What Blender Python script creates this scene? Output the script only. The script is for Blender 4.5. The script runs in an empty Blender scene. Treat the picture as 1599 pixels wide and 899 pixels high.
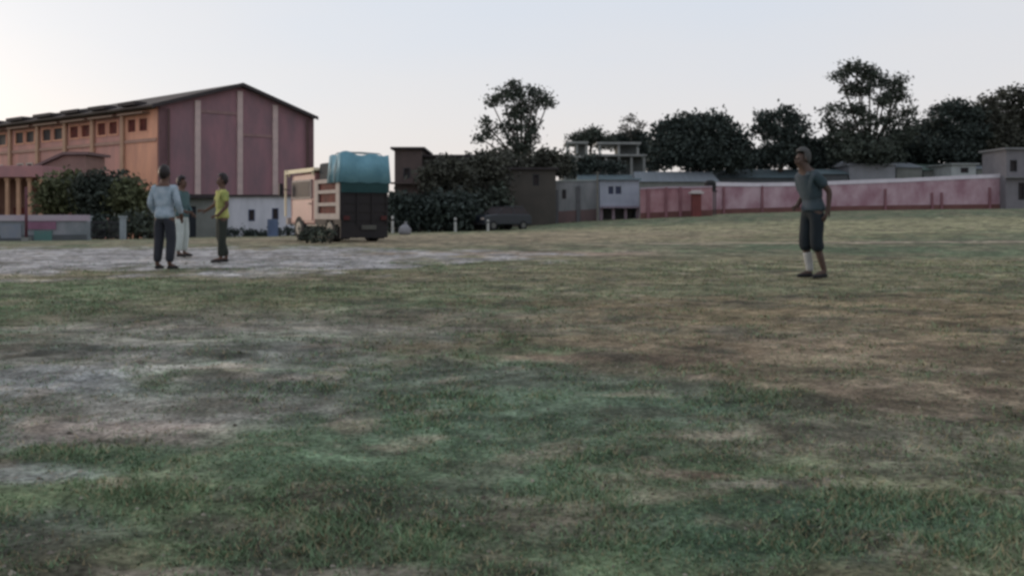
import bpy, math, random
import numpy as np
from mathutils import Vector, Matrix
random.seed(7)
RNG = np.random.default_rng(11)
S = bpy.context.scene
COL = S.collection
R = math.radians

# ------------------------------------------------------------------ camera
F, H, HOR, CX = 1400.0, 0.85, 338.0, 799.5
cam = bpy.data.cameras.new('camera')
co = bpy.data.objects.new('camera', cam); COL.objects.link(co)
co.location = (0, 0, H); co.rotation_euler = (R(90), 0, 0)
cam.sensor_width = 36; cam.lens = 36 * F / 1599.0
cam.shift_y = -(449.5 - HOR) / 1599.0
cam.clip_start = 0.05; cam.clip_end = 8000
S.camera = co

# ------------------------------------------------------------------ sky, sun, exposure
SUN_EL, SUN_AZ = 7.0, -58.0         # azimuth: degrees from +Y towards +X
w = bpy.data.worlds.new('World'); S.world = w; w.use_nodes = True
nt = w.node_tree; nt.nodes.clear()
out = nt.nodes.new('ShaderNodeOutputWorld'); bg = nt.nodes.new('ShaderNodeBackground')
sky = nt.nodes.new('ShaderNodeTexSky'); sky.sky_type = 'NISHITA'; sky.sun_disc = False
sky.sun_elevation = R(SUN_EL); sky.sun_rotation = R(SUN_AZ)
sky.air_density = 1.0; sky.dust_density = 3.0; sky.ozone_density = 1.0
hs = nt.nodes.new('ShaderNodeHueSaturation'); hs.inputs['Saturation'].default_value = 0.55
nt.links.new(sky.outputs[0], hs.inputs['Color'])
mx = nt.nodes.new('ShaderNodeMix'); mx.data_type = 'RGBA'
mx.inputs[0].default_value = 0.74
tcw = nt.nodes.new('ShaderNodeTexCoord'); sxw = nt.nodes.new('ShaderNodeSeparateXYZ'); nt.links.new(tcw.outputs['Generated'], sxw.inputs[0])
now = nt.nodes.new('ShaderNodeTexNoise'); now.inputs['Scale'].default_value = 2.2; now.inputs['Detail'].default_value = 5
mpw = nt.nodes.new('ShaderNodeMapping'); mpw.inputs['Scale'].default_value = (1, 1, 3.5); nt.links.new(tcw.outputs['Generated'], mpw.inputs[0]); nt.links.new(mpw.outputs[0], now.inputs['Vector'])
adw = nt.nodes.new('ShaderNodeMath'); adw.operation = 'MULTIPLY_ADD'; adw.inputs[1].default_value = .22; nt.links.new(now.outputs['Fac'], adw.inputs[0]); nt.links.new(sxw.outputs[2], adw.inputs[2])
rw = nt.nodes.new('ShaderNodeValToRGB'); rw.color_ramp.elements[0].position = .06; rw.color_ramp.elements[1].position = .36
rw.color_ramp.elements[0].color = (.80, .725, .68, 1); rw.color_ramp.elements[1].color = (.65, .69, .765, 1)   # thin veil: warm near the horizon, bluer above
nt.links.new(adw.outputs[0], rw.inputs[0]); scw = nt.nodes.new('ShaderNodeVectorMath'); scw.operation = 'SCALE'; scw.inputs['Scale'].default_value = 10.0
nt.links.new(rw.outputs[0], scw.inputs[0]); nt.links.new(scw.outputs[0], mx.inputs[7])
nt.links.new(hs.outputs[0], mx.inputs[6])
nt.links.new(mx.outputs[2], bg.inputs[0]); bg.inputs[1].default_value = 0.10
nt.links.new(bg.outputs[0], out.inputs[0])
sl = bpy.data.lights.new('sun', 'SUN'); so = bpy.data.objects.new('sun', sl); COL.objects.link(so)
sl.energy = 0.8; sl.angle = R(12); sl.color = (1, 0.80, 0.62)
d = Vector((math.sin(R(SUN_AZ)) * math.cos(R(SUN_EL)), math.cos(R(SUN_AZ)) * math.cos(R(SUN_EL)), math.sin(R(SUN_EL))))
so.rotation_euler = d.to_track_quat('Z', 'Y').to_euler()
vs = S.view_settings; vs.view_transform = 'Standard'; vs.look = 'None'; vs.gamma = 1; vs.exposure = 0.4
S.render.engine = 'CYCLES'
S.cycles.pixel_filter_type = 'BLACKMAN_HARRIS'; S.cycles.filter_width = 3.0   # soft low-resolution footage
S.cycles.max_bounces = 5; S.cycles.use_denoising = True

# ------------------------------------------------------------------ ground shape, pixel helpers
def sstep(t):
    t = np.clip(t, 0, 1); return t * t * (3 - 2 * t)
def gz(X, Y):
    X = np.asarray(X, float); Y = np.asarray(Y, float)
    g = np.where(X < 0, 0.031 * np.maximum(X, -60), 1.68 * (1 - np.exp(-np.maximum(X, 0) / 18)))
    return sstep((Y - 14) / 66) * g
def G(X, Y): return float(gz(X, Y))
def xat(px, D): return (px - CX) * D / F
def zat(py, D): return H + (HOR - py) * D / F
def onground(px, py):
    best = None
    for i in range(4000):
        Y = 1.5 * 1.0012 ** i
        X = xat(px, Y)
        row = HOR + (H - G(X, Y)) * F / Y
        if row <= py: return X, Y
        if Y > 130: break
    return X, Y

# ------------------------------------------------------------------ noise in numpy (for the ground patches)
def hash2(ix, iy, s):
    n = (ix * 374761393 + iy * 668265263 + s * 2147483647) & 0xffffffff
    n = ((n ^ (n >> 13)) * 1274126177) & 0xffffffff
    return ((n ^ (n >> 16)) & 0xffffff) / float(0xffffff)
def vnoise(x, y, s=0):
    ix = np.floor(x).astype(np.int64); iy = np.floor(y).astype(np.int64)
    fx = x - ix; fy = y - iy; fx = fx * fx * (3 - 2 * fx); fy = fy * fy * (3 - 2 * fy)
    a = hash2(ix, iy, s); b = hash2(ix + 1, iy, s); c = hash2(ix, iy + 1, s); e = hash2(ix + 1, iy + 1, s)
    return (a * (1 - fx) + b * fx) * (1 - fy) + (c * (1 - fx) + e * fx) * fy
def fbm(x, y, s=0, o=4):
    t = 0; a = .5; n = 0
    for i in range(o):
        t = t + a * vnoise(x * 2 ** i + 17 * i, y * 2 ** i - 9 * i, s + i); n += a; a *= .55
    return t / n

# ------------------------------------------------------------------ materials
MATS = {}
def mat(name, c, c2=None, scale=3.0, rough=0.85, amt=0.5, bump=0.0, spec=0.3, island=False, metal=0.0, brick=None, stretch=None):
    if name in MATS: return MATS[name]
    m = bpy.data.materials.new(name); m.use_nodes = True; MATS[name] = m
    n = m.node_tree.nodes; l = m.node_tree.links; b = n['Principled BSDF']
    b.inputs['Roughness'].default_value = rough; b.inputs['Metallic'].default_value = metal
    b.inputs['Specular IOR Level'].default_value = spec
    c = tuple(c) + (1,)
    if c2 is None: c2 = tuple(x * .72 for x in c[:3])
    c2 = tuple(c2) + (1,)
    tc = n.new('ShaderNodeTexCoord'); no = n.new('ShaderNodeTexNoise')
    no.inputs['Scale'].default_value = scale; no.inputs['Detail'].default_value = 6; no.inputs['Roughness'].default_value = .65
    src = tc.outputs['Object']
    if stretch:
        mp = n.new('ShaderNodeMapping'); mp.inputs['Scale'].default_value = stretch
        l.new(src, mp.inputs[0]); src = mp.outputs[0]
    l.new(src, no.inputs['Vector'])
    rm = n.new('ShaderNodeValToRGB'); rm.color_ramp.elements[0].position = .5 - amt * .4; rm.color_ramp.elements[1].position = .5 + amt * .4
    rm.color_ramp.elements[0].color = c2; rm.color_ramp.elements[1].color = c
    l.new(no.outputs['Fac'], rm.inputs[0]); colour = rm.outputs[0]
    if brick:
        sx = n.new('ShaderNodeSeparateXYZ'); cb = n.new('ShaderNodeCombineXYZ'); ad = n.new('ShaderNodeMath')
        l.new(tc.outputs['Object'], sx.inputs[0]); l.new(sx.outputs[0], ad.inputs[0]); l.new(sx.outputs[1], ad.inputs[1])
        l.new(ad.outputs[0], cb.inputs[0]); l.new(sx.outputs[2], cb.inputs[1])
        bt = n.new('ShaderNodeTexBrick'); bt.inputs['Scale'].default_value = brick
        bt.inputs['Color1'].default_value = (1, 1, 1, 1); bt.inputs['Color2'].default_value = (.72, .72, .72, 1)
        bt.inputs['Mortar'].default_value = (1.15, 1.15, 1.15, 1); bt.inputs['Mortar Size'].default_value = .03
        l.new(cb.outputs[0], bt.inputs['Vector'])
        mm = n.new('ShaderNodeMix'); mm.data_type = 'RGBA'; mm.blend_type = 'MULTIPLY'; mm.inputs[0].default_value = .6
        l.new(colour, mm.inputs[6]); l.new(bt.outputs[0], mm.inputs[7]); colour = mm.outputs[2]
    if island:
        ge = n.new('ShaderNodeNewGeometry'); mr = n.new('ShaderNodeMapRange')
        mr.inputs[3].default_value = .6; mr.inputs[4].default_value = 1.5
        l.new(ge.outputs['Random Per Island'], mr.inputs[0])
        vm = n.new('ShaderNodeVectorMath'); vm.operation = 'SCALE'
        l.new(colour, vm.inputs[0]); l.new(mr.outputs[0], vm.inputs['Scale']); colour = vm.outputs[0]
    l.new(colour, b.inputs['Base Color'])
    if bump:
        bp = n.new('ShaderNodeBump'); bp.inputs['Strength'].default_value = bump; bp.inputs['Distance'].default_value = .03
        l.new(no.outputs['Fac'], bp.inputs['Height']); l.new(bp.outputs[0], b.inputs['Normal'])
    return m

# ------------------------------------------------------------------ mesh building
class MB:
    def __init__(s): s.v = []; s.f = []
    def box(s, x0, x1, y0, y1, z0, z1):
        n = len(s.v)
        s.v += [(x0, y0, z0), (x1, y0, z0), (x1, y1, z0), (x0, y1, z0), (x0, y0, z1), (x1, y0, z1), (x1, y1, z1), (x0, y1, z1)]
        s.f += [tuple(n + i for i in q) for q in ((0, 3, 2, 1), (4, 5, 6, 7), (0, 1, 5, 4), (1, 2, 6, 5), (2, 3, 7, 6), (3, 0, 4, 7))]
        return s
    def prism(s, pts, off):
        """planar polygon pts (3d) extruded by the vector off"""
        n = len(s.v); k = len(pts)
        s.v += [tuple(p) for p in pts] + [(p[0] + off[0], p[1] + off[1], p[2] + off[2]) for p in pts]
        s.f.append(tuple(range(n + k - 1, n - 1, -1))); s.f.append(tuple(range(n + k, n + 2 * k)))
        for i in range(k):
            j = (i + 1) % k; s.f.append((n + i, n + j, n + k + j, n + k + i))
        return s
    def tube(s, pts, rad, k=8):
        pts = [Vector(p) for p in pts]; n0 = len(s.v)
        for i, p in enumerate(pts):
            t = (pts[min(i + 1, len(pts) - 1)] - pts[max(i - 1, 0)]).normalized()
            a = t.cross(Vector((0, 1, 0.01))); a = a.normalized() if a.length > .05 else t.cross(Vector((1, 0, 0))).normalized()
            b = t.cross(a); r = rad[i] if hasattr(rad, '__len__') else rad
            for j in range(k):
                q = p + (a * math.cos(2 * math.pi * j / k) + b * math.sin(2 * math.pi * j / k)) * r
                s.v.append(tuple(q))
        for i in range(len(pts) - 1):
            for j in range(k):
                a0 = n0 + i * k + j; a1 = n0 + i * k + (j + 1) % k
                s.f.append((a0, a1, a1 + k, a0 + k))
        s.f.append(tuple(n0 + j for j in range(k - 1, -1, -1))); s.f.append(tuple(n0 + (len(pts) - 1) * k + j for j in range(k)))
        return s
    def wall(s, x0, x1, z0, z1, y0, y1, holes=()):
        """a wall in the x-z plane, y0..y1 thick, with real openings (hx0,hx1,hz0,hz1)"""
        xs = sorted({x0, x1} | {h[0] for h in holes} | {h[1] for h in holes}); zs = sorted({z0, z1} | {h[2] for h in holes} | {h[3] for h in holes})
        xs = [x for x in xs if x0 <= x <= x1]; zs = [z for z in zs if z0 <= z <= z1]
        for i in range(len(xs) - 1):
            run = None
            for j in range(len(zs) - 1):
                cx, cz = (xs[i] + xs[i + 1]) / 2, (zs[j] + zs[j + 1]) / 2
                hole = any(h[0] < cx < h[1] and h[2] < cz < h[3] for h in holes)
                if not hole and run is None: run = zs[j]
                if hole and run is not None: s.box(xs[i], xs[i + 1], y0, y1, run, zs[j]); run = None
            if run is not None: s.box(xs[i], xs[i + 1], y0, y1, run, zs[-1])
        return s

def obj(name, mb, m, parent=None, loc=(0, 0, 0), rz=0, bevel=0, smooth=False):
    me = bpy.data.meshes.new(name)
    if isinstance(mb, MB): me.from_pydata(mb.v, [], mb.f)
    else: me = mb; me.name = name
    me.update()
    if m: me.materials.clear(); me.materials.append(m)
    if smooth: me.polygons.foreach_set('use_smooth', [True] * len(me.polygons))
    o = bpy.data.objects.new(name, me); COL.objects.link(o)
    o.location = loc; o.rotation_euler = (0, 0, rz); o.parent = parent
    if bevel:
        b = o.modifiers.new('bevel', 'BEVEL'); b.width = bevel; b.segments = 2; b.limit_method = 'ANGLE'
    return o
def tag(o, label, cat=None, group=None, kind=None):
    if label: o['label'] = label
    if cat: o['category'] = cat
    if group: o['group'] = group
    if kind: o['kind'] = kind
    return o
def thing(name, label, cat, loc, rz=0, group=None):
    o = bpy.data.objects.new(name, None); COL.objects.link(o); o.empty_display_size = .2
    o.location = loc; o.rotation_euler = (0, 0, rz)
    return tag(o, label, cat, group)

# ------------------------------------------------------------------ ground
# patches: photo position of the centre, radii in metres, colour (linear), strength
GREEN = (.060, .088, .056); GREEN2 = (.075, .105, .060); DUST = (.150, .152, .150); BROWN = (.130, .105, .078); RED = (.140, .095, .078)
OLIVE = (.140, .135, .075); TAN = (.215, .185, .145); GREY = (.215, .215, .225); TEAL = (.084, .100, .085)
PATCH = []
def patch(px, py, rx, ry, c, k=1.0, soft=.6):
    X, Y = onground(px, py); PATCH.append((X, Y, rx, ry, c, k, soft))
# far
patch(1330, 352, 40, 12, (.185, .180, .110), .9)
patch(1000, 372, 12, 6, OLIVE, .6)
patch(1450, 378, 12, .9, TAN, .9)
patch(700, 372, 16, 14, (.20, .165, .12), .7)
patch(780, 397, 4.5, 2.0, (.24, .185, .15), .9)
patch(430, 398, 8, 3.0, (.150, .135, .105), .8)
patch(10, 402, 10.5, 7.0, GREY, .95, .25)
patch(1250, 410, 9, 3.5, (.135, .125, .080), .8)
# mid
patch(800, 440, 14, 3.4, (.118, .105, .068), .8, .6)
patch(1200, 520, 5, 2.0, (.128, .100, .068), .8, .6)
patch(650, 500, 4, 1.3, (.110, .108, .088), .65, .6)
patch(150, 450, 3.6, 1.7, (.072, .098, .058), .85)
patch(560, 450, 2.6, 1.8, (.095, .105, .066), .7)
patch(980, 455, 3.0, 1.5, (.095, .105, .068), .5)
patch(1280, 470, 3.5, 1.2, (.115, .105, .072), .7)
patch(420, 515, 1.6, .16, (.17, .155, .13), .8)
patch(200, 530, 2.6, 1.3, (.112, .120, .112), .65, .7)
patch(230, 560, 1.9, .9, DUST, .55, .7)
patch(330, 512, 2.2, .12, (.17, .16, .14), .7)
patch(120, 545, 1.3, .12, (.06, .072, .062), .7)
patch(300, 575, 1.3, .1, (.17, .17, .16), .7)
patch(120, 640, 1.2, .9, (.115, .12, .118), .8, .5)
patch(330, 650, .9, .5, (.11, .108, .10), .75, .5)
patch(60, 600, .7, .6, (.14, .15, .155), .85)
patch(200, 680, .55, .28, (.185, .16, .145), .85)
patch(30, 740, .35, .18, (.155, .165, .165), .8)
patch(420, 590, .55, .16, (.185, .185, .18), .8)
patch(720, 600, 1.5, .9, TEAL, .8)
patch(960, 560, .9, .22, (.145, .108, .085), .75)
patch(1300, 560, 2.4, 1.3, (.122, .098, .072), .7)
patch(1350, 480, 4.0, 1.6, (.126, .100, .064), .75, .5)
patch(1500, 620, 1.0, .6, (.122, .092, .072), .65)
patch(1000, 640, .8, .5, TEAL, .75)
patch(1300, 680, 1.3, .45, (.12, .11, .09), .7)
# near
patch(1080, 745, .22, .07, (.155, .112, .09), .75)
patch(1200, 760, .3, .06, (.19, .18, .15), .8)
patch(670, 790, .13, .07, RED, .9)
patch(720, 805, .3, .06, (.15, .13, .11), .8)
patch(950, 820, .35, .12, (.11, .10, .08), .8)
patch(430, 890, .6, .06, (.13, .115, .10), .8)
patch(250, 800, .75, .35, GREEN2, .85)
patch(600, 700, 1.3, .7, (.064, .096, .064), .85)
patch(820, 640, 1.3, .9, (.064, .094, .066), .85)
patch(780, 760, .8, .4, (.064, .094, .062), .8)
patch(1350, 820, .8, .35, (.060, .098, .066), .9)
patch(60, 830, .3, .2, TEAL, .7)

def ground_colour(X, Y):
    base = np.array((.100, .105, .070)); c = np.ones(X.shape + (3,)) * base
    n = fbm(X * .9, Y * .55, 3, 4)[..., None]
    c = c * (1 - sstep((n - .42) / .2)) + np.array((.072, .098, .060)) * sstep((n - .42) / .2)
    wx = (fbm(X * 1.1, Y * 1.1, 21, 4) - .5); wy = (fbm(X * 1.1, Y * 1.1, 31, 4) - .5)
    for (px, py, rx, ry, col, k, soft) in PATCH:
        a = (X - px) / rx + wx * 1.1; b = (Y - py) / ry + wy * 1.1
        r = np.sqrt(a * a + b * b) + (fbm(X * 7, Y * 7, 5, 3) - .5) * .5
        m = (k * sstep((1.05 - r) / soft))[..., None]
        c = c * (1 - m) + np.array(col) * m
    # bare clods and worn spots at several sizes
    s1 = sstep((fbm(X * 3.1, Y * 4.2, 41, 4) - .60) / .12)[..., None]
    c = c * (1 - .45 * s1) + np.array((.170, .142, .115)) * .45 * s1
    s2 = sstep((fbm(X * 2.3 + 9, Y * 3.3, 51, 4) - .56) / .12)[..., None]
    c = c * (1 - .6 * s2) + np.array((.050, .052, .042)) * .6 * s2
    k1 = fbm(X * 1.7 + 3, Y * 2.4, 91, 5)[..., None]; k2 = fbm(X * 6.5, Y * 8.5, 95, 4)[..., None]
    c = c * (1 + 1.5 * (k1 - .5)) * (1 + 1.3 * (k2 - .5))
    return np.clip(c * np.array((1.44, 1.38, 1.32)), .02, .6)

def relief(X, Y):
    near = 1 - sstep((Y - 14) / 20)
    return near * ((fbm(X * 2.2, Y * 2.2, 61, 4) - .5) * .05 + (fbm(X * 11, Y * 11, 71, 3) - .5) * .016)

ys = [-60, -30, -12, -5, -2, -.8, -.2, .3, .7]
y = 1.0
while y < 120: ys.append(y); y *= 1.0105
while y < 5000: ys.append(y); y *= 1.25
us = np.concatenate([-np.geomspace(12, .95, 14), np.linspace(-.9, .9, 620), np.geomspace(.95, 12, 14)])
YY, UU = np.meshgrid(np.array(ys), us, indexing='ij')
XX = UU * (np.abs(YY) + .6)
ZZ = gz(XX, YY) + relief(XX, YY)
CC = ground_colour(XX, YY)
nr, nc = YY.shape
me = bpy.data.meshes.new('ground')
verts = np.stack([XX, YY, ZZ], -1).reshape(-1, 3)
idx = np.arange(nr * nc).reshape(nr, nc)
faces = np.stack([idx[:-1, :-1], idx[:-1, 1:], idx[1:, 1:], idx[1:, :-1]], -1).reshape(-1, 4)
me.vertices.add(len(verts)); me.vertices.foreach_set('co', verts.ravel())
me.loops.add(faces.size); me.loops.foreach_set('vertex_index', faces.ravel().astype(np.int32))
me.polygons.add(len(faces)); me.polygons.foreach_set('loop_start', np.arange(0, faces.size, 4, dtype=np.int32))
me.polygons.foreach_set('use_smooth', np.ones(len(faces), bool))
me.update(calc_edges=True)
at = me.color_attributes.new('soil', 'FLOAT_COLOR', 'POINT')
at.data.foreach_set('color', np.concatenate([CC.reshape(-1, 3), np.ones((nr * nc, 1))], 1).ravel())
gm = bpy.data.materials.new('ground'); gm.use_nodes = True
n = gm.node_tree.nodes; l = gm.node_tree.links; b = n['Principled BSDF']; b.inputs['Roughness'].default_value = .95; b.inputs['Specular IOR Level'].default_value = .1
vc = n.new('ShaderNodeVertexColor'); vc.layer_name = 'soil'; tc = n.new('ShaderNodeTexCoord')
col = vc.outputs[0]
for sc_, lo, hi in ((1.2, .82, 1.2), (9.0, .68, 1.36), (48.0, .55, 1.5)):
    no = n.new('ShaderNodeTexNoise'); no.inputs['Scale'].default_value = sc_; no.inputs['Detail'].default_value = 6; l.new(tc.outputs['Object'], no.inputs['Vector'])
    mr = n.new('ShaderNodeMapRange'); mr.inputs[1].default_value = .33; mr.inputs[2].default_value = .67; mr.inputs[3].default_value = lo; mr.inputs[4].default_value = hi
    l.new(no.outputs['Fac'], mr.inputs[0]); vm = n.new('ShaderNodeVectorMath'); vm.operation = 'SCALE'
    l.new(col, vm.inputs[0]); l.new(mr.outputs[0], vm.inputs['Scale']); col = vm.outputs[0]
l.new(col, b.inputs['Base Color'])
bp = n.new('ShaderNodeBump'); bp.inputs['Strength'].default_value = .7; bp.inputs['Distance'].default_value = .02
l.new(no.outputs['Fac'], bp.inputs['Height']); l.new(bp.outputs[0], b.inputs['Normal'])
tag(obj('ground', me, gm), 'worn playing field of thin grass, bare soil and dust', kind='structure')

# ------------------------------------------------------------------ grass blades on the near field (stuff)
def fast_mesh(name, V, k, colors=None):
    me = bpy.data.meshes.new(name); nv = len(V)
    me.vertices.add(nv); me.vertices.foreach_set('co', V.astype(np.float32).ravel())
    me.loops.add(nv); me.loops.foreach_set('vertex_index', np.arange(nv, dtype=np.int32))
    me.polygons.add(nv // k); me.polygons.foreach_set('loop_start', np.arange(0, nv, k, dtype=np.int32))
    me.update(calc_edges=True)
    if colors is not None:
        a = me.color_attributes.new('tint', 'FLOAT_COLOR', 'POINT'); a.data.foreach_set('color', np.concatenate([colors, np.ones((nv, 1))], 1).astype(np.float32).ravel())
    return me
def grass(N):
    Y = 1.3 * (17 / 1.3) ** (RNG.random(N) ** .85); X = (RNG.random(N) * 2 - 1) * .78 * (Y + .3)
    gc = ground_colour(X, Y); greenness = gc[:, 1] / (gc[:, 0] + gc[:, 2]) * 2
    clump = fbm(X * 6, Y * 6, 81, 3)
    keep = RNG.random(N) < np.clip((greenness - .95) * 2.6, .10, 1) * (.3 + .7 * sstep((clump - .3) / .3))
    X, Y, gc, clump = X[keep], Y[keep], gc[keep], clump[keep]; M = len(X)
    Z = gz(X, Y) + relief(X, Y) - .003
    h = (.006 + .009 * RNG.random(M) ** 2) * (.6 + clump); wd = .0016 + .0009 * np.maximum(Y, 1.5)
    h = h * (1 + .02 * Y) * (.75 + .85 * sstep((fbm(X * 3.3, Y * 3.3, 85, 3) - .38) / .3))
    th = RNG.random(M) * 2 * np.pi; ln = RNG.random(M) * 1.6; td = RNG.random(M) * 2 * np.pi
    P = np.stack([X, Y, Z], 1); side = np.stack([np.cos(th), np.sin(th), 0 * th], 1) * wd[:, None]
    tip = P + np.stack([np.cos(td) * ln * h, np.sin(td) * ln * h, h], 1)
    V = np.stack([P - side, P + side, tip], 1).reshape(-1, 3)
    dry = RNG.random(M)[:, None] < .22
    c = np.where(dry, np.array((.22, .18, .11)), np.array((.085, .135, .075)) * (.55 + 1.1 * RNG.random(M)[:, None])) * .95 + gc * .55
    return V, np.repeat(c, 3, 0)
V, C = grass(420000)
gme = fast_mesh('grass', V, 3, C)
m = bpy.data.materials.new('grass_blade'); m.use_nodes = True; nn = m.node_tree.nodes; vc = nn.new('ShaderNodeVertexColor'); vc.layer_name = 'tint'
m.node_tree.links.new(vc.outputs[0], nn['Principled BSDF'].inputs['Base Color']); nn['Principled BSDF'].inputs['Roughness'].default_value = .8
nn['Principled BSDF'].inputs['Specular IOR Level'].default_value = .15
tag(obj('grass', gme, m), 'short thin grass growing in patches over the near field', 'grass', kind='stuff')

# pebbles, clods and dry crumbs lying on the soil (stuff)
N = 11000; Y = 1.4 * (24 / 1.4) ** RNG.random(N); X = (RNG.random(N) * 2 - 1) * .75 * (Y + .3)
gc = ground_colour(X, Y); kp = RNG.random(N) < np.clip(1.5 - gc[:, 1] / (gc[:, 0] + gc[:, 2]) * 1.9 + .35, .12, 1); X, Y, gc = X[kp], Y[kp], gc[kp]; M = len(X)
rad = (.002 + .008 * RNG.random(M) ** 3) * (1 + .05 * Y); Zp = gz(X, Y) + relief(X, Y)
oct_ = np.array([(1, 0, 0), (0, 1, 0), (-1, 0, 0), (0, -1, 0), (0, 0, .7), (0, 0, -.5)]); fi = [(0, 1, 4), (1, 2, 4), (2, 3, 4), (3, 0, 4), (1, 0, 5), (2, 1, 5), (3, 2, 5), (0, 3, 5)]
ov = oct_[None] * (rad[:, None, None] * (.6 + .8 * RNG.random((M, 6, 1)))); an = RNG.random(M) * 6.28; ca, sa = np.cos(an)[:, None], np.sin(an)[:, None]
ov = np.stack([ov[..., 0] * ca - ov[..., 1] * sa, ov[..., 0] * sa + ov[..., 1] * ca, ov[..., 2]], -1) + np.stack([X, Y, Zp], 1)[:, None, :]
Vp = ov[:, np.array(fi)].reshape(-1, 3)
tone = np.where(RNG.random(M)[:, None] < .45, np.array((.10, .085, .068)), np.array((.24, .215, .18))) * (.6 + .7 * RNG.random(M)[:, None])
tag(obj('gravel', fast_mesh('gravel', Vp, 3, np.repeat(tone, 24, 0)), m), 'pebbles and clods scattered over the bare soil', 'gravel', kind='stuff')

# ------------------------------------------------------------------ palette
M_brick = mat('hall_brick', (.315, .165, .19), (.19, .13, .148), .7, amt=.45, brick=9, bump=.2, stretch=(1, 1, .3))
M_orange = mat('hall_orange', (.78, .40, .26), (.52, .27, .20), .7, amt=.5, stretch=(1, 1, .3))
M_pale = mat('pilaster_paint', (.55, .42, .40), (.42, .33, .32), 2)
M_roof = mat('roof_sheet', (.10, .085, .075), (.065, .05, .05), .5, amt=.5)
M_fascia = mat('fascia_dark', (.050, .042, .045), None, 2)
M_streak = mat('rain_stain', (.20, .12, .13), (.26, .15, .16), 1)
M_glass = mat('dark_glass', (.030, .028, .032), (.045, .035, .035), 3, rough=.6, spec=.15)
M_redglass = mat('dark_red_pane', (.17, .048, .038), (.06, .02, .02), 2, rough=.7, spec=.1)
M_cream = mat('cream_paint', (.48, .42, .38), (.38, .32, .29), 3)
M_pink = mat('pink_paint', (.40, .20, .20), (.31, .17, .18), 1.5)
M_white = mat('white_wash', (.60, .60, .66), (.42, .43, .48), 1.6, amt=.5, stretch=(1, 1, .35))
M_stain = mat('stained_wash', (.22, .23, .22), (.15, .16, .15), 1.2)
M_metal = mat('dark_metal', (.045, .045, .05), None, 4, rough=.5, metal=.3)
M_rubber = mat('rubber', (.022, .022, .024), None, 6)
M_bark = mat('bark', (.060, .048, .038), (.035, .030, .026), 6, bump=.4)
M_leaf = mat('leaf_dark', (.068, .080, .062), (.036, .046, .040), .5, island=True, rough=.7, spec=.15)
M_leaf2 = mat('leaf_blue', (.050, .064, .056), (.028, .038, .036), .5, island=True, rough=.7, spec=.15)
M_leaf3 = mat('leaf_olive', (.105, .110, .055), (.060, .070, .038), .5, island=True, rough=.7, spec=.15)
M_leaf4 = mat('leaf_brown', (.070, .072, .056), (.038, .040, .034), .5, island=True, rough=.7, spec=.15)

# ------------------------------------------------------------------ the gabled hall at the left
A = (xat(248, 69), 69.0); B = (xat(488, 77.4), 77.4); E0 = (xat(0, 84.5), 84.5)
gA = G(*A) - .6
W = math.dist(A, B); ang = math.atan2(B[1] - A[1], B[0] - A[0])
sv = Vector((E0[0] - A[0], E0[1] - A[1])); L0 = sv.length; sv.normalize(); LS = 40.0
hall = thing('brick_hall', 'long gabled brick hall with pale strips on its end wall and an orange side', 'building', (A[0], A[1], gA))
zE = zat(163, 69) - gA; zEr = zat(182, 77.4) - gA; zA = zat(136, 73.2) - gA
# end wall: pentagon slab
mb = MB(); mb.prism([(0, 0, 0), (W, 0, 0), (W, 0, zEr), (W * .5, 0, zA), (0, 0, zE)], (0, .35, 0))
obj('end_wall', mb, M_brick, hall, rz=ang)
def gable_x(px):
    k = (px - CX) / F; return (k * A[1] - A[0]) / (math.cos(ang) - k * math.sin(ang))
def rake(x): return (zE + (zA - zE) * x / (W / 2)) if x < W / 2 else (zEr + (zA - zEr) * (W - x) / (W / 2))
for k, px in enumerate((308, 374, 429)):
    x = gable_x(px); mb = MB(); mb.box(x - .22, x + .22, -.16, -.003, 0, rake(x) - .35); obj('pilaster', mb, M_pale, hall, rz=ang)
for px in (253, 485):
    x = gable_x(px); mb = MB(); mb.box(x - .25, x + .25, -.12, -.003, 0, rake(x) - .3); obj('corner_pier', mb, mat('pier_brick', (.17, .095, .105), None, 2), hall, rz=ang)
for (xa, xb, za) in ((gable_x(312), gable_x(370), 158), (gable_x(378), gable_x(425), 190)):
    mb = MB(); zz = zat(za + 22, 73) - gA; mb.box(xa, xb, -.06, -.003, zz, zz + .22); obj('band_course', mb, mat('band_paint', (.30, .19, .19), None, 2), hall, rz=ang)
for px in (262, 478):
    x = gable_x(px); mb = MB(); mb.tube([(x, -.22, .1), (x, -.22, rake(x) - .5)], .09, 8); obj('downpipe', mb, mat('pipe_rust', (.12, .075, .07), None, 3), hall, rz=ang)
# roof: two skewed slabs running back along the side
sv3 = Vector((sv.x, sv.y, 0)) * LS; u3 = Vector((math.cos(ang), math.sin(ang), 0))
front = -sv3.normalized() * .5 * 0 - Vector((-u3.y, u3.x, 0)) * .55
pe = -u3 * .7 + Vector((0, 0, zE - .25)) + front; pa = u3 * (W / 2) + Vector((0, 0, zA + .12)) + front; pr = u3 * (W + .25) + Vector((0, 0, zEr - .22)) + front
dn = Vector((0, 0, .14))
mb = MB()
def roofslab(a, b_, da, db):
    n0 = len(mb.v); q = [a, b_, b_ + dn, a + dn]; mb.v.extend(tuple(p) for p in q); mb.v.extend(tuple(p + o_) for p, o_ in zip(q, (da, db, db, da)))
    mb.f.extend([(n0 + 3, n0 + 2, n0 + 1, n0), (n0 + 4, n0 + 5, n0 + 6, n0 + 7)] + [(n0 + i, n0 + (i + 1) % 4, n0 + 4 + (i + 1) % 4, n0 + 4 + i) for i in range(4)])
dr = sv3 + Vector((0, 0, -2.1)); roofslab(pe, pa, sv3, dr); roofslab(pa, pr, dr, sv3)
obj('roof', mb, M_roof, hall)
mb = MB(); f2 = front.normalized() * .06
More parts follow.
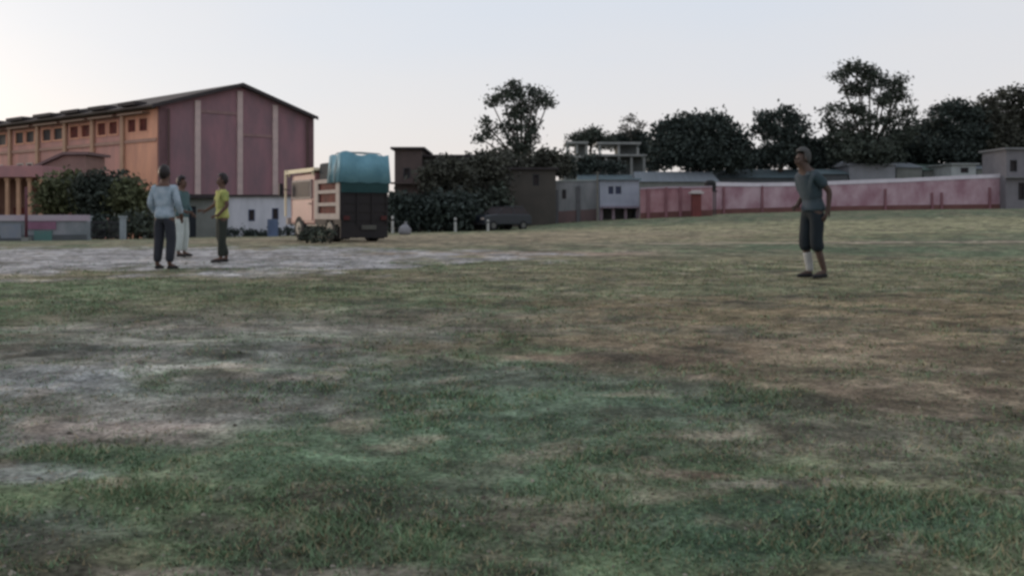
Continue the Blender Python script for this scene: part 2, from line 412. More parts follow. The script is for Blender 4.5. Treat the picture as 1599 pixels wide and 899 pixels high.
mb.prism([pe - dn * .9, pa - dn * .9, pa + dn * 1.2, pe + dn * 1.2], f2); mb.prism([pa - dn * .9, pr - dn * .9, pr + dn * 1.2, pa + dn * 1.2], f2)
obj('barge_board', mb, M_fascia, hall)
# side wall in its own frame: x runs from the corner backwards (mirrored so that +y is inwards)
sang = math.atan2(-sv.y, -sv.x)         # x axis points towards the corner
def sx(px):
    k = (px - CX) / F; t = (k * A[1] - A[0]) / (sv.x - k * sv.y); return -t
wins = [(200, 231), (153, 184), (110, 141), (67, 98), (25, 54), (-22, 10), (-75, -40)]
zt, zb = zat(184, 70.8) - gA, zat(209, 71.2) - gA
holes = []
for (p0, p1) in wins:
    a, c = sx(p0), sx(p1); mid = (a + c) / 2; hw = (c - a) / 2 * 1.08
    holes += [(mid - hw, mid - .12, zb, zt), (mid + .12, mid + hw, zb, zt)]
low = []
for (p0, p1) in wins[2:]:
    a, c = sx(p0), sx(p1); mid = (a + c) / 2
    low += [(mid - 1.5, mid - .3, zb - 3.1, zb - 1.7), (mid + .3, mid + 1.5, zb - 3.1, zb - 1.7)]
mb = MB(); mb.wall(-LS, sx(194), 0, zE - .1, 0, .3, holes[2:] + low); obj('side_wall', mb, mat('side_paint', (.60, .30, .25), (.38, .22, .20), .6, amt=.5, stretch=(1, 1, .3)), hall, rz=sang)
mb = MB(); mb.wall(sx(194), -.15, 0, zE - .1, -.04, .3, holes[:2]); tag(obj('side_wall', mb, M_orange, hall, rz=sang), 'bright orange end bay of the side wall')
for h in holes + low:
    fr = MB(); t = .12
    fr.box(h[0], h[1], -.07, .12, h[3] - t, h[3]); fr.box(h[0], h[1], -.07, .12, h[2], h[2] + t)
    fr.box(h[0], h[0] + t, -.07, .12, h[2] + t, h[3] - t); fr.box(h[1] - t, h[1], -.07, .12, h[2] + t, h[3] - t)
    fo = obj('window', fr, M_orange if h in holes else M_cream, hall, rz=sang)
    pn = MB(); pn.box(h[0] + t, h[1] - t, .05, .09, h[2] + t, h[3] - t); obj('pane', pn, M_redglass if h in holes[:6] else M_glass, fo)
for (p0, p1) in wins:
    a, c = sx(p0), sx(p1)
    mb = MB(); mb.box(a - .4, c + .3, -.7, -.045, zt + .18, zt + .32); obj('sunshade', mb, mat('shade_slab', (.25, .17, .13), None, 2), hall, rz=sang)
    mb = MB(); mb.box(a + .1, c - .3, -.95, .1, zE + .02, zE + .30); obj('roof_vent', mb, M_fascia, hall, rz=sang)
for px in (194, 147, 104, 61, 18, -32):
    x = sx(px); mb = MB(); mb.box(x - .22, x + .22, -.25, -.045, 0, zE - .4); obj('pilaster', mb, mat('side_pilaster', (.47, .30, .21), None, 2), hall, rz=sang)
mb = MB(); mb.box(-LS, -.2, -.12, -.045, zb - .75, zb - .5); obj('sill_band', mb, mat('sill_band', (.42, .26, .21), None, 1), hall, rz=sang)
mb = MB(); mb.box(-LS, -.2, -.5, -.2, zE - .35, zE - .05); obj('fascia', mb, mat('side_fascia', (.11, .085, .065), None, 2), hall, rz=sang)
# back walls
bk = MB(); bw = u3 * W
bk.prism([bw, bw + sv3, bw + sv3 + Vector((0, 0, zEr - .3)), bw + Vector((0, 0, zEr - .3))], -u3 * .3)
bk.prism([sv3, sv3 + bw, sv3 + bw + Vector((0, 0, zEr)), sv3 + bw * .5 + Vector((0, 0, zA - 2.1)), sv3 + Vector((0, 0, zE))], Vector((u3.y, -u3.x, 0)) * .3)
obj('rear_wall', bk, M_brick, hall)

# lean-to annex in front of the hall side
D = 64; X0, X1 = xat(48, D), xat(134, D); g = G((X0 + X1) / 2, D) - .3
an = thing('annex', 'low pinkish annex with a sloping roof between the hall side and the round trees', 'building', (X0, D, g))
wd = X1 - X0; zl, zh = zat(268, D) - g, zat(243, D) - g
mb = MB(); mb.prism([(0, 0, 0), (wd, 0, 0), (wd, 0, zh), (wd * .62, 0, zh), (0, 0, zl)], (0, 3, 0)); obj('wall', mb, mat('annex_paint', (.30, .19, .17), None, 1), an)
mb = MB(); mb.prism([(-.3, -.3, zl - .05), (wd * .62, -.3, zh + .05), (wd + .3, -.3, zh + .05), (wd + .3, -.3, zh + .25), (wd * .62, -.3, zh + .25), (-.3, -.3, zl + .15)], (0, 3.6, 0)); obj('roof', mb, mat('annex_roof', (.20, .14, .14), None, 2), an)
for i in range(2):
    mb = MB(); mb.box(wd * .68 - i * 1.6, wd * .68 + .8 - i * 1.6, -.05, -.003, zl - 1.2, zl - .3); obj('window', mb, M_glass, an)

# veranda block with columns at the far left
D = 58; X0, X1 = xat(-70, D), xat(66, D); g = G((X0 + X1) / 2, D) - .1
ve = thing('veranda_block', 'pink flat-roofed veranda with pale columns at the left end behind the boundary wall', 'building', (X0, D, g))
wd = X1 - X0; zr0, zr1 = zat(277, D) - g, zat(259, D) - g
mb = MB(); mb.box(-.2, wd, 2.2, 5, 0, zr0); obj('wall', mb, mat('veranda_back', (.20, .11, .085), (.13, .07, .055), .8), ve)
mb = MB(); mb.box(-.3, wd + .15, -.3, 5.2, zr0 + .003, zr1); obj('roof', mb, M_pink, ve, bevel=.03)
k = 0
while X0 + .5 + k * .72 < X1:
    x = .45 + k * .72; mb = MB(); mb.box(x - .10, x + .10, 0, .2, 0, zr0); mb.box(x - .15, x + .15, -.05, .25, zr0 - .22, zr0 - .003)
    o = obj('column', mb, mat('column_orange', (.50, .30, .20), None, 2), ve); k += 1
for i in range(3):
    mb = MB(); mb.box(.7 + i * 1.9, 1.6 + i * 1.9, 2.12, 2.197, .2, 2.3); obj('door', mb, M_redglass, ve)

# ------------------------------------------------------------------ left boundary wall, pole, gate
def wall_run(name, label, pts, h, m, cap=None, capm=None, thick=.22, pil=None, pilm=None, group=None, base=None, basem=None):
    """pts: list of world (x,y); wall follows the ground, top heights in world z if h is a list"""
    X0, Y0 = pts[0]; z0 = G(X0, Y0)
    t = thing(name, label, 'wall', (X0, Y0, z0), group=group)
    body = MB(); capb = MB(); bb = MB()
    for i in range(len(pts) - 1):
        p, q = Vector(pts[i]), Vector(pts[i + 1]); n_ = Vector((-(q - p).y, (q - p).x)).normalized() * thick
        if n_.y < 0: n_ = -n_
        hz = lambda j: h[j] if hasattr(h, '__len__') else G(*pts[j]) + h
        def quad(zb0, zb1, zt0, zt1, o0, o1, mbb):
            a = [(p.x + n_.x * o0, p.y + n_.y * o0), (q.x + n_.x * o0, q.y + n_.y * o0), (q.x + n_.x * o1, q.y + n_.y * o1), (p.x + n_.x * o1, p.y + n_.y * o1)]
            n0 = len(mbb.v)
            for (c, zz) in zip(a, (zb0, zb1, zb1, zb0)): mbb.v.append((c[0] - X0, c[1] - Y0, zz - z0))
            for (c, zz) in zip(a, (zt0, zt1, zt1, zt0)): mbb.v.append((c[0] - X0, c[1] - Y0, zz - z0))
            mbb.f += [tuple(n0 + i for i in qd) for qd in ((0, 3, 2, 1), (4, 5, 6, 7), (0, 1, 5, 4), (1, 2, 6, 5), (2, 3, 7, 6), (3, 0, 4, 7))]
        quad(G(*pts[i]) - .3, G(*pts[i + 1]) - .3, hz(i), hz(i + 1), 0, 1, body)
        if cap: quad(hz(i) + .003, hz(i + 1) + .003, hz(i) + cap, hz(i + 1) + cap, -.3, 1.3, capb)
        if base: quad(G(*pts[i]) - .3, G(*pts[i + 1]) - .3, G(*pts[i]) + base, G(*pts[i + 1]) + base, -.15, -.013, bb)
    obj('masonry', body, m, t)
    if cap: obj('coping', capb, capm, t)
    if base: obj('plinth', bb, basem, t)
    if pil:
        for (px, D_, wpx, hh) in pil:
            x, zb = xat(px, D_), G(xat(px, D_), D_); ww = wpx * D_ / F / 2
            mb = MB(); mb.box(x - ww - X0, x + ww - X0, D_ - .14 - Y0, D_ + .05 - Y0, zb - .2 - z0, zb + hh - z0); obj('pier', mb, pilm, t)
    return t
M_lw = mat('left_wall_paint', (.27, .27, .30), (.14, .165, .18), 1.3, amt=.5, stretch=(1, 1, .5))
D = 39.0
pts = [(xat(-160, D), D), (xat(-60, D), D), (xat(40, D), D), (xat(136, D), D)]
lw = wall_run('boundary_wall', 'low pale grey boundary wall behind the dusty strip at the far left', pts, [zat(345, D)] * 4, M_lw, .26, mat('lw_cap', (.40, .37, .40), (.34, .26, .33), .7), base=.25, basem=mat('lw_base', (.10, .11, .12), None, 1))
def on_wall(p0, p1, r0, r1, m, name='poster', t=lw, D=39.0, lab=None):
    g0 = t.location; mb = MB(); mb.box(xat(p0, D) - g0.x, xat(p1, D) - g0.x, D - g0.y - .045, D - g0.y - .02, zat(r1, D) - g0.z, zat(r0, D) - g0.z)
    o = obj(name, mb, m, t); 
    if lab: o['label'] = lab
    return o
on_wall(44, 88, 346, 358, mat('paint_mauve', (.26, .13, .20), None, 1.5), 'painted_panel', lab='faded mauve painted panel')
on_wall(54, 82, 360, 377, mat('paint_teal', (.07, .17, .16), (.12, .17, .17), 2), 'painted_panel', lab='faded teal painted panel')
on_wall(2, 34, 350, 372, mat('paint_blue', (.17, .20, .26), (.22, .23, .25), 2), 'painted_panel', lab='faded blue painted panel')
D = 38.2; x = xat(41, D); g = G(x, D)
t = thing('pole', 'thin dark red pole rising in front of the left boundary wall', 'pole', (x, D, g))
mb = MB(); mb.tube([(0, 0, -.1), (0, 0, zat(292, D) - g)], [.065, .05], 10); obj('shaft', mb, mat('pole_red', (.12, .045, .06), None, 3), t, smooth=True)
mb = MB(); mb.box(-.14, .14, -.14, .14, -.1, .16); obj('foot_block', mb, M_stain, t)
# gate between wall and outbuilding
D = 41; X0, X1 = xat(138, D), xat(192, D); g = G((X0 + X1) / 2, D)
t = thing('yard_gate', 'dark barred yard gate between pale posts right of the left boundary wall', 'gate', (X0, D, g))
wd = X1 - X0; hh = zat(345, D) - g
for xx in (0, wd): mb = MB(); mb.box(xx - .11, xx + .11, -.1, .1, -.1, hh + .15); mb.box(xx - .15, xx + .15, -.14, .14, hh + .153, hh + .23); obj('gate_post', mb, mat('gate_post', (.30, .34, .37), None, 3), t)
for s in (0, 1):
    mb = MB(); a, c = .13 + s * wd / 2, wd / 2 - .02 + s * (wd / 2 - .11)
    mb.box(a, c, -.02, .02, .1, .16); mb.box(a, c, -.02, .02, hh - .1, hh - .03); mb.box(a, c, -.02, .02, hh * .5, hh * .5 + .05)
    for i in range(7):
        x = a + (c - a) * i / 6; mb.box(x - .015, x + .015, -.024, -.003, .1, hh)
    obj('gate_leaf', mb, M_metal, t)

# ------------------------------------------------------------------ foliage makers
def leaf_mesh(name, blobs, per_m3, size, fill=.35, amax=60000):
    """blobs: (x,y,z,rx,ry,rz). Leaf sprays as small folded quads gathered in clumps through the volume"""
    out_ = []
    for (x, y, z, rx, ry, rz) in blobs:
        vol = 4.19 * rx * ry * rz; nclump = max(12, int(vol * per_m3 * 6.0))
        u = RNG.normal(size=(nclump, 3)); u /= np.linalg.norm(u, axis=1)[:, None]
        rr = (fill + (1 - fill) * RNG.random(nclump)) ** .6 * (.78 + .36 * RNG.random(nclump))
        c = u * rr[:, None] * np.array((rx, ry, rz)) + np.array((x, y, z))
        k = 14; s = size * (.6 + .8 * RNG.random(nclump))
        P = np.repeat(c, k, 0) + RNG.normal(size=(nclump * k, 3)) * np.repeat(s, k)[:, None] * np.array((1.15, 1.15, .8))
        out_.append(P)
    P = np.concatenate(out_)
    if len(P) > amax: P = P[RNG.choice(len(P), amax, replace=False)]
    M = len(P); a = RNG.normal(size=(M, 3)); a /= np.linalg.norm(a, axis=1)[:, None]
    b_ = np.cross(a, RNG.normal(size=(M, 3))); b_ /= np.linalg.norm(b_, axis=1)[:, None]
    ls = (size * .62 * (.6 + .8 * RNG.random(M)))[:, None]
    V = np.stack([P - a * ls, P - b_ * ls * .55, P + a * ls, P + b_ * ls * .55], 1).reshape(-1, 3)
    return fast_mesh(name, V, 4)
def tree(name, label, px, D, clusters, m, trunk_px=6, size=.32, dens=1.2, fill=.35, depth=.8, group='trees beyond the field', base_row=None, amax=60000, limbs=True, cat='tree'):
    x = xat(px, D); g = G(x, D)
    t = thing(name, label, cat, (x, D, g), group=group)
    s = D / F; bl = []
    for c in clusters:
        rx = c[2] * s * 1.12; rz = (c[3] if len(c) > 3 else c[2]) * s * 1.12
        bl.append((xat(c[0], D) - x, (RNG.random() - .5) * rx * .9, zat(c[1], D) - g, rx, max(rx, rz) * depth, rz))
    tr = MB(); zmin = min(b_[2] for b_ in bl); cxm = sum(b_[0] for b_ in bl) / len(bl)
    zt_ = max(zmin, .6); r = trunk_px * s / 2; top = Vector((cxm * .25, 0, zt_ * .95))
    tr.tube([(0, 0, -.3), (r * .4, 0, zt_ * .35), (-r * .3, 0, zt_ * .7), top], [r * 1.35, r, r * .85, r * .7], 9)
    for b_ in bl:
        e = Vector(b_[:3]); mid = top.lerp(e, .5) + Vector((0, 0, -.12 * (e - top).length * .5)); rr = r * .32
        if limbs: tr.tube([top - Vector((0, 0, .1)), mid, e, e + Vector((0, 0, b_[5] * .6))], [rr, rr * .7, rr * .4, rr * .12], 6)
    obj('trunk', tr, M_bark, t, smooth=True)
    obj('crown', leaf_mesh('crown', bl, dens, size, fill, amax), m, t)
    return t
def shrub_row(name, label, p0, p1, D, r_top, m, cat='hedge', depth=1.0, size=.22, dens=5, step=22):
    x = xat((p0 + p1) / 2, D); g = G(x, D); s = D / F; bl = []
    t = thing(name, label, cat, (x, D, g))
    px = p0 + step * .5
    while px < p1:
        zz = zat(r_top + random.uniform(-2, 7), D) - g
        gg = G(xat(px, D), D) - g
        bl.append((xat(px, D) - x, random.uniform(-.3, .3), gg + (zz - gg) * .52, step * .72 * s, depth, (zz - gg) * .5))
        stm = MB(); stm.tube([(xat(px, D) - x, 0, gg - .1), (xat(px, D) - x + .1, 0, gg + (zz - gg) * .6)], [.06, .03], 6); px += step
        obj('stem', stm, M_bark, t)
    obj('foliage', leaf_mesh('foliage', bl, dens, size, .3, 90000), m, t)
    return t

# left trees in front of the hall
tree('round_tree', 'olive round-crowned tree nearest the veranda columns', 98, 47, [(88, 304, 30, 24), (112, 292, 28, 24), (75, 318, 18, 16), (125, 310, 26, 24)], M_leaf3, 7, .22, 5, group='round trees in front of the hall')
tree('round_tree', 'wide dark round tree between two others before the orange wall', 158, 46, [(150, 296, 32, 24), (178, 300, 30, 24), (140, 318, 26, 18), (165, 322, 28, 18)], M_leaf, 7, .22, 5, group='round trees in front of the hall')
tree('round_tree', 'dark round tree behind the man in the light blue shirt', 212, 45.5, [(205, 308, 28, 24), (222, 322, 20, 24), (190, 325, 18, 18)], M_leaf3, 7, .22, 5, group='round trees in front of the hall')
shrub_row('hedge', 'dark hedge under the round trees left of the outbuilding', 188, 240, 43, 335, M_leaf, depth=.8, step=18)
shrub_row('hedge', 'dark hedge behind the barred yard gate', 128, 190, 44, 338, M_leaf2, depth=.6, step=18)

# ------------------------------------------------------------------ white outbuilding
D = 50; X0, X1 = xat(222, D), xat(470, D); g = G((X0 + X1) / 2, D) - .1
ob = thing('outbuilding', 'long low whitewashed outbuilding with small square windows below the brick hall', 'building', (X0, D, g))
lx = lambda px: xat(px, D) - X0
zt_ = zat(307, D) - g
mb = MB(); mb.wall(lx(338), lx(470), 0, zt_, 0, .25, [(lx(388), lx(398), zat(345, D) - g, zat(327, D) - g), (lx(425), lx(435), zat(343, D) - g, zat(325, D) - g)])
mb.box(lx(470) - .25, lx(470), .253, 4, 0, zt_); mb.box(0, lx(470) - .25, 3.75, 4, 0, zt_); obj('wall', mb, M_white, ob)
mb = MB(); mb.wall(0, lx(338) - .003, 0, zt_ - .1, .02, .25, [(lx(293), lx(306), 0, zat(322, D) - g)]); mb.box(0, .25, .253, 3.747, 0, zt_ - .1)
tag(obj('wall', mb, M_stain, ob), 'stained grey stretch of wall with a dark doorway')
for (a, c, r0, r1) in ((388, 398, 327, 345), (425, 435, 325, 343)):
    fr = MB(); z0, z1 = zat(r1, D) - g, zat(r0, D) - g; x0, x1 = lx(a), lx(c); q = .04
    fr.box(x0, x1, -.03, .1, z1 - q, z1); fr.box(x0, x1, -.03, .1, z0, z0 + q); fr.box(x0, x0 + q, -.03, .1, z0 + q, z1 - q); fr.box(x1 - q, x1, -.03, .1, z0 + q, z1 - q)
    fo = obj('window', fr, mat('blue_frame', (.10, .12, .20), None, 2), ob); pn = MB(); pn.box(x0 + q, x1 - q, .05, .08, z0 + q, z1 - q); obj('pane', pn, M_glass, fo)
mb = MB(); mb.box(lx(293) + .02, lx(306) - .02, .1, .16, 0, zat(322, D) - g - .02); obj('door', mb, mat('dark_door', (.030, .035, .045), None, 2), ob)
mb = MB(); mb.box(-.3, lx(338), -.35, 4.2, zt_ - .095, zt_ + .12); mb.box(lx(338) + .003, lx(470) + .15, -.18, 4.2, zt_ + .003, zt_ + .10); obj('roof', mb, M_fascia, ob)
shrub_row('hedge', 'low dark scrub along the foot of the white outbuilding', 345, 478, 48.2, 356, M_leaf2, cat='scrub', depth=.35, size=.12, dens=14, step=14)
# blue drum
D = 47.2; x = xat(426, D); g = G(x, D)
t = thing('drum', 'blue metal drum standing before the white outbuilding', 'drum', (x, D, g))
mb = MB(); mb.tube([(0, 0, 0), (0, 0, .28), (0, 0, .3), (0, 0, .32), (0, 0, .58), (0, 0, .6), (0, 0, .62), (0, 0, .88)], [.28, .28, .3, .28, .28, .3, .28, .28], 18); obj('barrel', mb, mat('drum_blue', (.10, .14, .24), None, 2, rough=.5), t)
mb = MB(); mb.tube([(0, 0, .883), (0, 0, .91)], .29, 18); obj('lid', mb, mat('drum_lid', (.16, .19, .26), None, 2), t)

# ------------------------------------------------------------------ truck
C0 = (xat(531, 30.5), 30.5); g = G(*C0) - .02
tk = thing('truck', 'parked lorry with cream barred sides, dark tailgate and a turquoise tarpaulin on top', 'truck', (C0[0], C0[1], g), R(35))
Wt, Lb = 1.78, 2.15
M_trdark = mat('truck_dark', (.015, .014, .016), (.022, .018, .019), 1.5, rough=.7)
mb = MB(); mb.box(0.08, Wt - .08, .1, 4.5, .55, .617); mb.box(.5, .62, .1, 4.5, .4, .547); mb.box(Wt - .62, Wt - .5, .1, 4.5, .4, .547); obj('chassis', mb, M_metal, tk)
mb = MB(); mb.box(0, Wt, .02, Lb, .62, .80); mb.box(Wt - .07, Wt, .07, Lb, .803, 2.2); mb.box(.07, Wt - .07, Lb - .07, Lb, .803, 2.2); obj('cargo_bed', mb, M_trdark, tk)
mb = MB(); mb.box(0, Wt, -.05, .017, .16, 2.15)
for i in range(5): mb.box(.02, Wt - .02, -.075, -.053, .75 + i * .3, .80 + i * .3)
for xx in (.03, .58, 1.14, 1.69): mb.box(xx, xx + .06, -.10, -.077, .62, 2.12)
obj('tailgate', mb, M_trdark, tk)
# cream barred side
mb = MB(); hs_ = []
for (a, c) in ((.30, 1.85),):
    for (z0, z1) in ((1.00, 1.26), (1.38, 1.70), (1.82, 2.06)): hs_.append((a, c, z0, z1))
sw = MB(); sw.wall(0, Lb, .80, 2.2, 0, .06, hs_)
sw.v = [(y_, x_, z_) for (x_, y_, z_) in sw.v]; sw.f = [tuple(reversed(f)) for f in sw.f]
obj('side_rail', sw, M_cream, tk, loc=(-.03, 0, 0))
mb = MB()
for (a, c, z0, z1) in hs_: mb.box(.04, .06, a + .002, c - .002, z0, z1)
obj('inner_board', mb, M_redglass, tk)
# tarpaulin : lumpy sheet over the load
nx, ny = 22, 26; tv = []; tf = []
for j in range(ny + 1):
    for i in range(nx + 1):
        u, v = i / nx, j / ny; X_ = -.10 + (Wt + .2) * u; Y_ = -.14 + 1.05 * v
        e = min(u, 1 - u, v, 1 - v); z = 2.22 + .80 * min(1, (e * 26)) ** .6 + (.04 * math.sin(u * 7 + v * 3) + .03 * math.sin(v * 11) + .05 * math.sin(u * 13 - v * 4)) * (e > .02)
        if e == 0: z = 2.06 + .015 * math.sin(i * .9 + j * 1.1)
        tv.append((X_, Y_, z))
for j in range(ny):
    for i in range(nx):
        a = j * (nx + 1) + i; tf.append((a, a + 1, a + nx + 2, a + nx + 1))
mb = MB(); mb.v = tv; mb.f = tf; to = obj('tarpaulin', mb, mat('tarp', (.17, .35, .43), (.08, .20, .26), 1.3, amt=.5, rough=.6, bump=.7), tk, smooth=True)
sm_ = to.modifiers.new('thickness', 'SOLIDIFY'); sm_.thickness = .015
mb = MB()
for yy in (.2, .65): mb.tube([(-.12, yy, 2.05), (-.12, yy, 2.4), (.0, yy, 2.95), (.2, yy, 3.10), (Wt / 2, yy, 3.12), (Wt - .2, yy, 3.10), (Wt, yy, 2.95), (Wt + .12, yy, 2.4), (Wt + .12, yy, 2.05)], .02, 6)
obj('tie_rope', mb, mat('rope', (.30, .34, .34), None, 4), tk)
mb = MB(); mb.box(.1, Wt - .1, .95, Lb - .1, .81, 2.80); obj('load', mb, mat('dark_load', (.035, .045, .055), (.06, .06, .06), 2), tk, bevel=.08)
mb = MB(); mb.box(-.02, Wt + .02, -.125, -.104, 1.72, 2.1); obj('flap', mb, mat('flap_teal', (.018, .055, .058), None, 2), tk)
mb = MB(); mb.box(.75, 1.3, -.122, -.119, .45, .60); obj('number_plate', mb, mat('plate', (.10, .10, .09), None, 3), tk)
# cab
y0, y1 = Lb + .12, Lb + 2.45
cb = MB(); prof = [(y0, .62), (y1, .62), (y1 + .05, 1.45), (y1 - .12, 2.45), (y0, 2.5)]
cb.prism([(.04, a, c) for a, c in prof], (Wt - .08, 0, 0)); cabo = obj('cab', cb, mat('cab_pink', (.33, .16, .15), (.26, .13, .13), 1.5, rough=.5), tk, bevel=.05)
mb = MB(); mb.box(-.02, .035, y0 + .25, y1 - .25, 1.55, 2.25); wo = obj('side_window', mb, M_cream, cabo)
mb = MB(); mb.box(-.035, -.023, y0 + .33, y1 - .33, 1.62, 2.18); obj('pane', mb, M_glass, wo)
mb = MB(); mb.box(.01, .037, y0 + .2, y1 - .2, .75, 1.5); dr_ = obj('cab_door', mb, mat('cab_door', (.37, .20, .19), None, 1.5, rough=.5), cabo)
mb = MB(); mb.box(-.04, .007, y0 + .3, y0 + .5, 1.35, 1.39); obj('handle', mb, M_metal, dr_)
mb = MB(); mb.box(.2, Wt - .2, y1 - .02, y1 + .06, 1.5, 2.3); obj('windscreen', mb, M_glass, cabo)
mb = MB(); mb.box(-.05, Wt + .05, y0 - .1, y1 + .25, 2.56, 2.66)
for xx in (-.05, Wt - .02):
    for yy in (y0, y1): mb.box(xx, xx + .07, yy, yy + .07, 2.4, 2.558)
mb.box(-.13, -.06, y1 + .16, y1 + .23, .9, 2.66); mb.box(-.13, -.06, y0 - .1, y1 + .157, 2.50, 2.557)
obj('roof_rack', mb, mat('rack_cream', (.85, .76, .56), (.75, .66, .48), 3), tk)
mb = MB(); mb.box(-.05, Wt + .05, y1 + .12, y1 + .3, .6, .85); obj('bumper', mb, M_cream, tk, bevel=.02)
mb = MB(); mb.tube([(-.0, y1, 1.9), (-.28, y1 + .12, 1.95), (-.30, y1 + .14, 1.95)], .018, 6); mb.box(-.38, -.22, y1 + .12, y1 + .16, 1.7, 2.15); obj('wing_mirror', mb, M_metal, tk)
for xx in (.2, Wt - .45): mb = MB(); mb.tube([(xx + .12, y1 + .05, 1.1), (xx + .12, y1 + .12, 1.1)], .11, 14); obj('headlight', mb, M_cream, tk)
for xx in (.08, Wt - .3): mb = MB(); mb.box(xx, xx + .22, -.13, -.103, .78, .92); obj('tail_light', mb, mat('tail_red', (.07, .012, .012), None, 3, rough=.5), tk)
def wheel(parent, x, y_, r, wdt, s=1):
    mb = MB(); mb.tube([(x, y_, r), (x + .05 * s, y_, r), (x + (wdt - .05) * s, y_, r), (x + wdt * s, y_, r)], [r * .9, r, r, r * .9], 24); o = obj('wheel', mb, M_rubber, parent, smooth=False)
    mb = MB(); mb.tube([(x - .02 * s, y_, r), (x + .03 * s, y_, r)], [r * .5, r * .58], 16); mb.tube([(x - .05 * s, y_, r), (x, y_, r)], r * .18, 10); obj('rim', mb, mat('rim', (.14, .14, .13), None, 4, rough=.5), o)
for yy in (.85, Lb + 1.55): wheel(tk, 0.0, yy, .47, .34); wheel(tk, Wt, yy, .47, .34, -1)
for xx in (.0, Wt - .45): mb = MB(); mb.box(xx, xx + .45, .2, .225, .12, .56); obj('mud_flap', mb, M_rubber, tk)
# scrub at the lorry's feet
shrub_row('scrub_clump', 'dark scrub growing by the front wheels of the lorry', 472, 524, 29.6, 352, M_leaf, cat='scrub', depth=.35, size=.09, dens=16, step=12)

# ------------------------------------------------------------------ dark houses right of the lorry
def house(name, label, p0, p1, top, D, m, depth=6, parapet=True, wins=(), roofm=None, wm=None, thick=.12, storeys=(), basedrop=.3):
    X0, X1 = xat(p0, D), xat(p1, D); g = G((X0 + X1) / 2, D) - basedrop
    t = thing(name, label, 'house', (X0, D, g)); lx = lambda px: xat(px, D) - X0; zz = zat(top, D) - g; W_ = X1 - X0
    hol = [(lx(a), lx(b_), zat(r1, D) - g, zat(r0, D) - g) for (a, b_, r0, r1) in wins]
    mb = MB(); mb.wall(0, W_, 0, zz - .15, 0, .25, hol); mb.box(0, .25, .253, depth, 0, zz - .15); mb.box(W_ - .25, W_, .253, depth, 0, zz - .15); mb.box(.253, W_ - .253, depth - .25, depth, 0, zz - .15)
    obj('wall', mb, m, t)
    mb = MB(); mb.box(-.25, W_ + .25, -.3, depth + .2, zz - .147, zz); obj('roof', mb, roofm or M_fascia, t)
    for h in hol:
        q = .07; fr = MB(); fr.box(h[0], h[1], -.03, .1, h[3] - q, h[3]); fr.box(h[0], h[1], -.03, .1, h[2], h[2] + q); fr.box(h[0], h[0] + q, -.03, .1, h[2] + q, h[3] - q); fr.box(h[1] - q, h[1], -.03, .1, h[2] + q, h[3] - q)
        fo = obj('window', fr, wm or M_metal, t); pn = MB(); pn.box(h[0] + q, h[1] - q, .12, .15, h[2] + q, h[3] - q); obj('pane', pn, M_glass, fo)
    for r in storeys:
        mb = MB(); z_ = zat(r, D) - g; mb.box(-.2, W_ + .2, -.55, -.003, z_ - .12, z_); obj('ledge', mb, roofm or m, t)
    return t
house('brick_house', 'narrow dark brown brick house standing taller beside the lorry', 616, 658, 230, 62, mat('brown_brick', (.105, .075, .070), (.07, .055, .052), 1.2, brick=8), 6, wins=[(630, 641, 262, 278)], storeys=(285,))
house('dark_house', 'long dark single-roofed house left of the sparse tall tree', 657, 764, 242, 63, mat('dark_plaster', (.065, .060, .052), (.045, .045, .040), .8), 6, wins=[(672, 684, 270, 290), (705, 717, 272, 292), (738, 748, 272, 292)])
tree('bushy_tree', 'dark bushy tree in front of the long dark house', 700, 59, [(678, 280, 22, 24), (702, 268, 22, 22), (722, 282, 20, 22)], M_leaf4, 6, .26, 3)
tree('bushy_tree', 'dark bushy tree at the right corner of the long dark house', 752, 61, [(742, 272, 20, 22), (762, 262, 20, 20), (775, 282, 18, 18)], M_leaf4, 6, .26, 3)
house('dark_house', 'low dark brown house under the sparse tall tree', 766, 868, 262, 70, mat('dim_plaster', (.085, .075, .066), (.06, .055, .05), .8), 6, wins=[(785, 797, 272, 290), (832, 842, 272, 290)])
shrub_row('hedge', 'tall dark hedge running right of the lorry', 606, 732, 56, 298, M_leaf2, depth=1.2, size=.28, dens=3.2, step=26)
shrub_row('hedge', 'dark hedge behind the parked car', 722, 800, 60, 292, M_leaf, depth=1.0, size=.28, dens=3.2, step=24)
tree('bushy_tree', 'brownish bushy tree at the foot of the sparse tall tree', 765, 74, [(750, 262, 24, 18), (775, 252, 26, 18), (790, 262, 24, 18)], M_leaf4, 5, .3, 2)
tree('bushy_tree', 'brownish bushy tree between the sparse tall tree and the pale houses', 850, 76, [(830, 262, 22, 16), (852, 252, 22, 18), (872, 258, 18, 16)], M_leaf4, 5, .3, 2)
for i, (px, r0, r1, lab) in enumerate(((613, 336, 363, 'white post beside the lorry tail'), (711, 337, 359, 'white post before the dark hedge'), (762, 339, 357, 'white post just left of the parked car'))):
    X, Y = onground(px, r1); Y = min(Y, 54); X = xat(px, Y); g = G(X, Y); hh = (r1 - r0) * Y / F
    t = thing('white_post', lab, 'post', (X, Y, g), group='white posts along the far side of the field')
    mb = MB(); mb.tube([(0, 0, -.05), (0, 0, hh * .96), (0, 0, hh)], [.08, .075, .04], 12); obj('shaft', mb, mat('post_white', (.48, .48, .46), None, 4), t)
    mb = MB(); mb.tube([(0, 0, hh * .7), (0, 0, hh * .82)], .083, 12); obj('band', mb, M_metal, t)
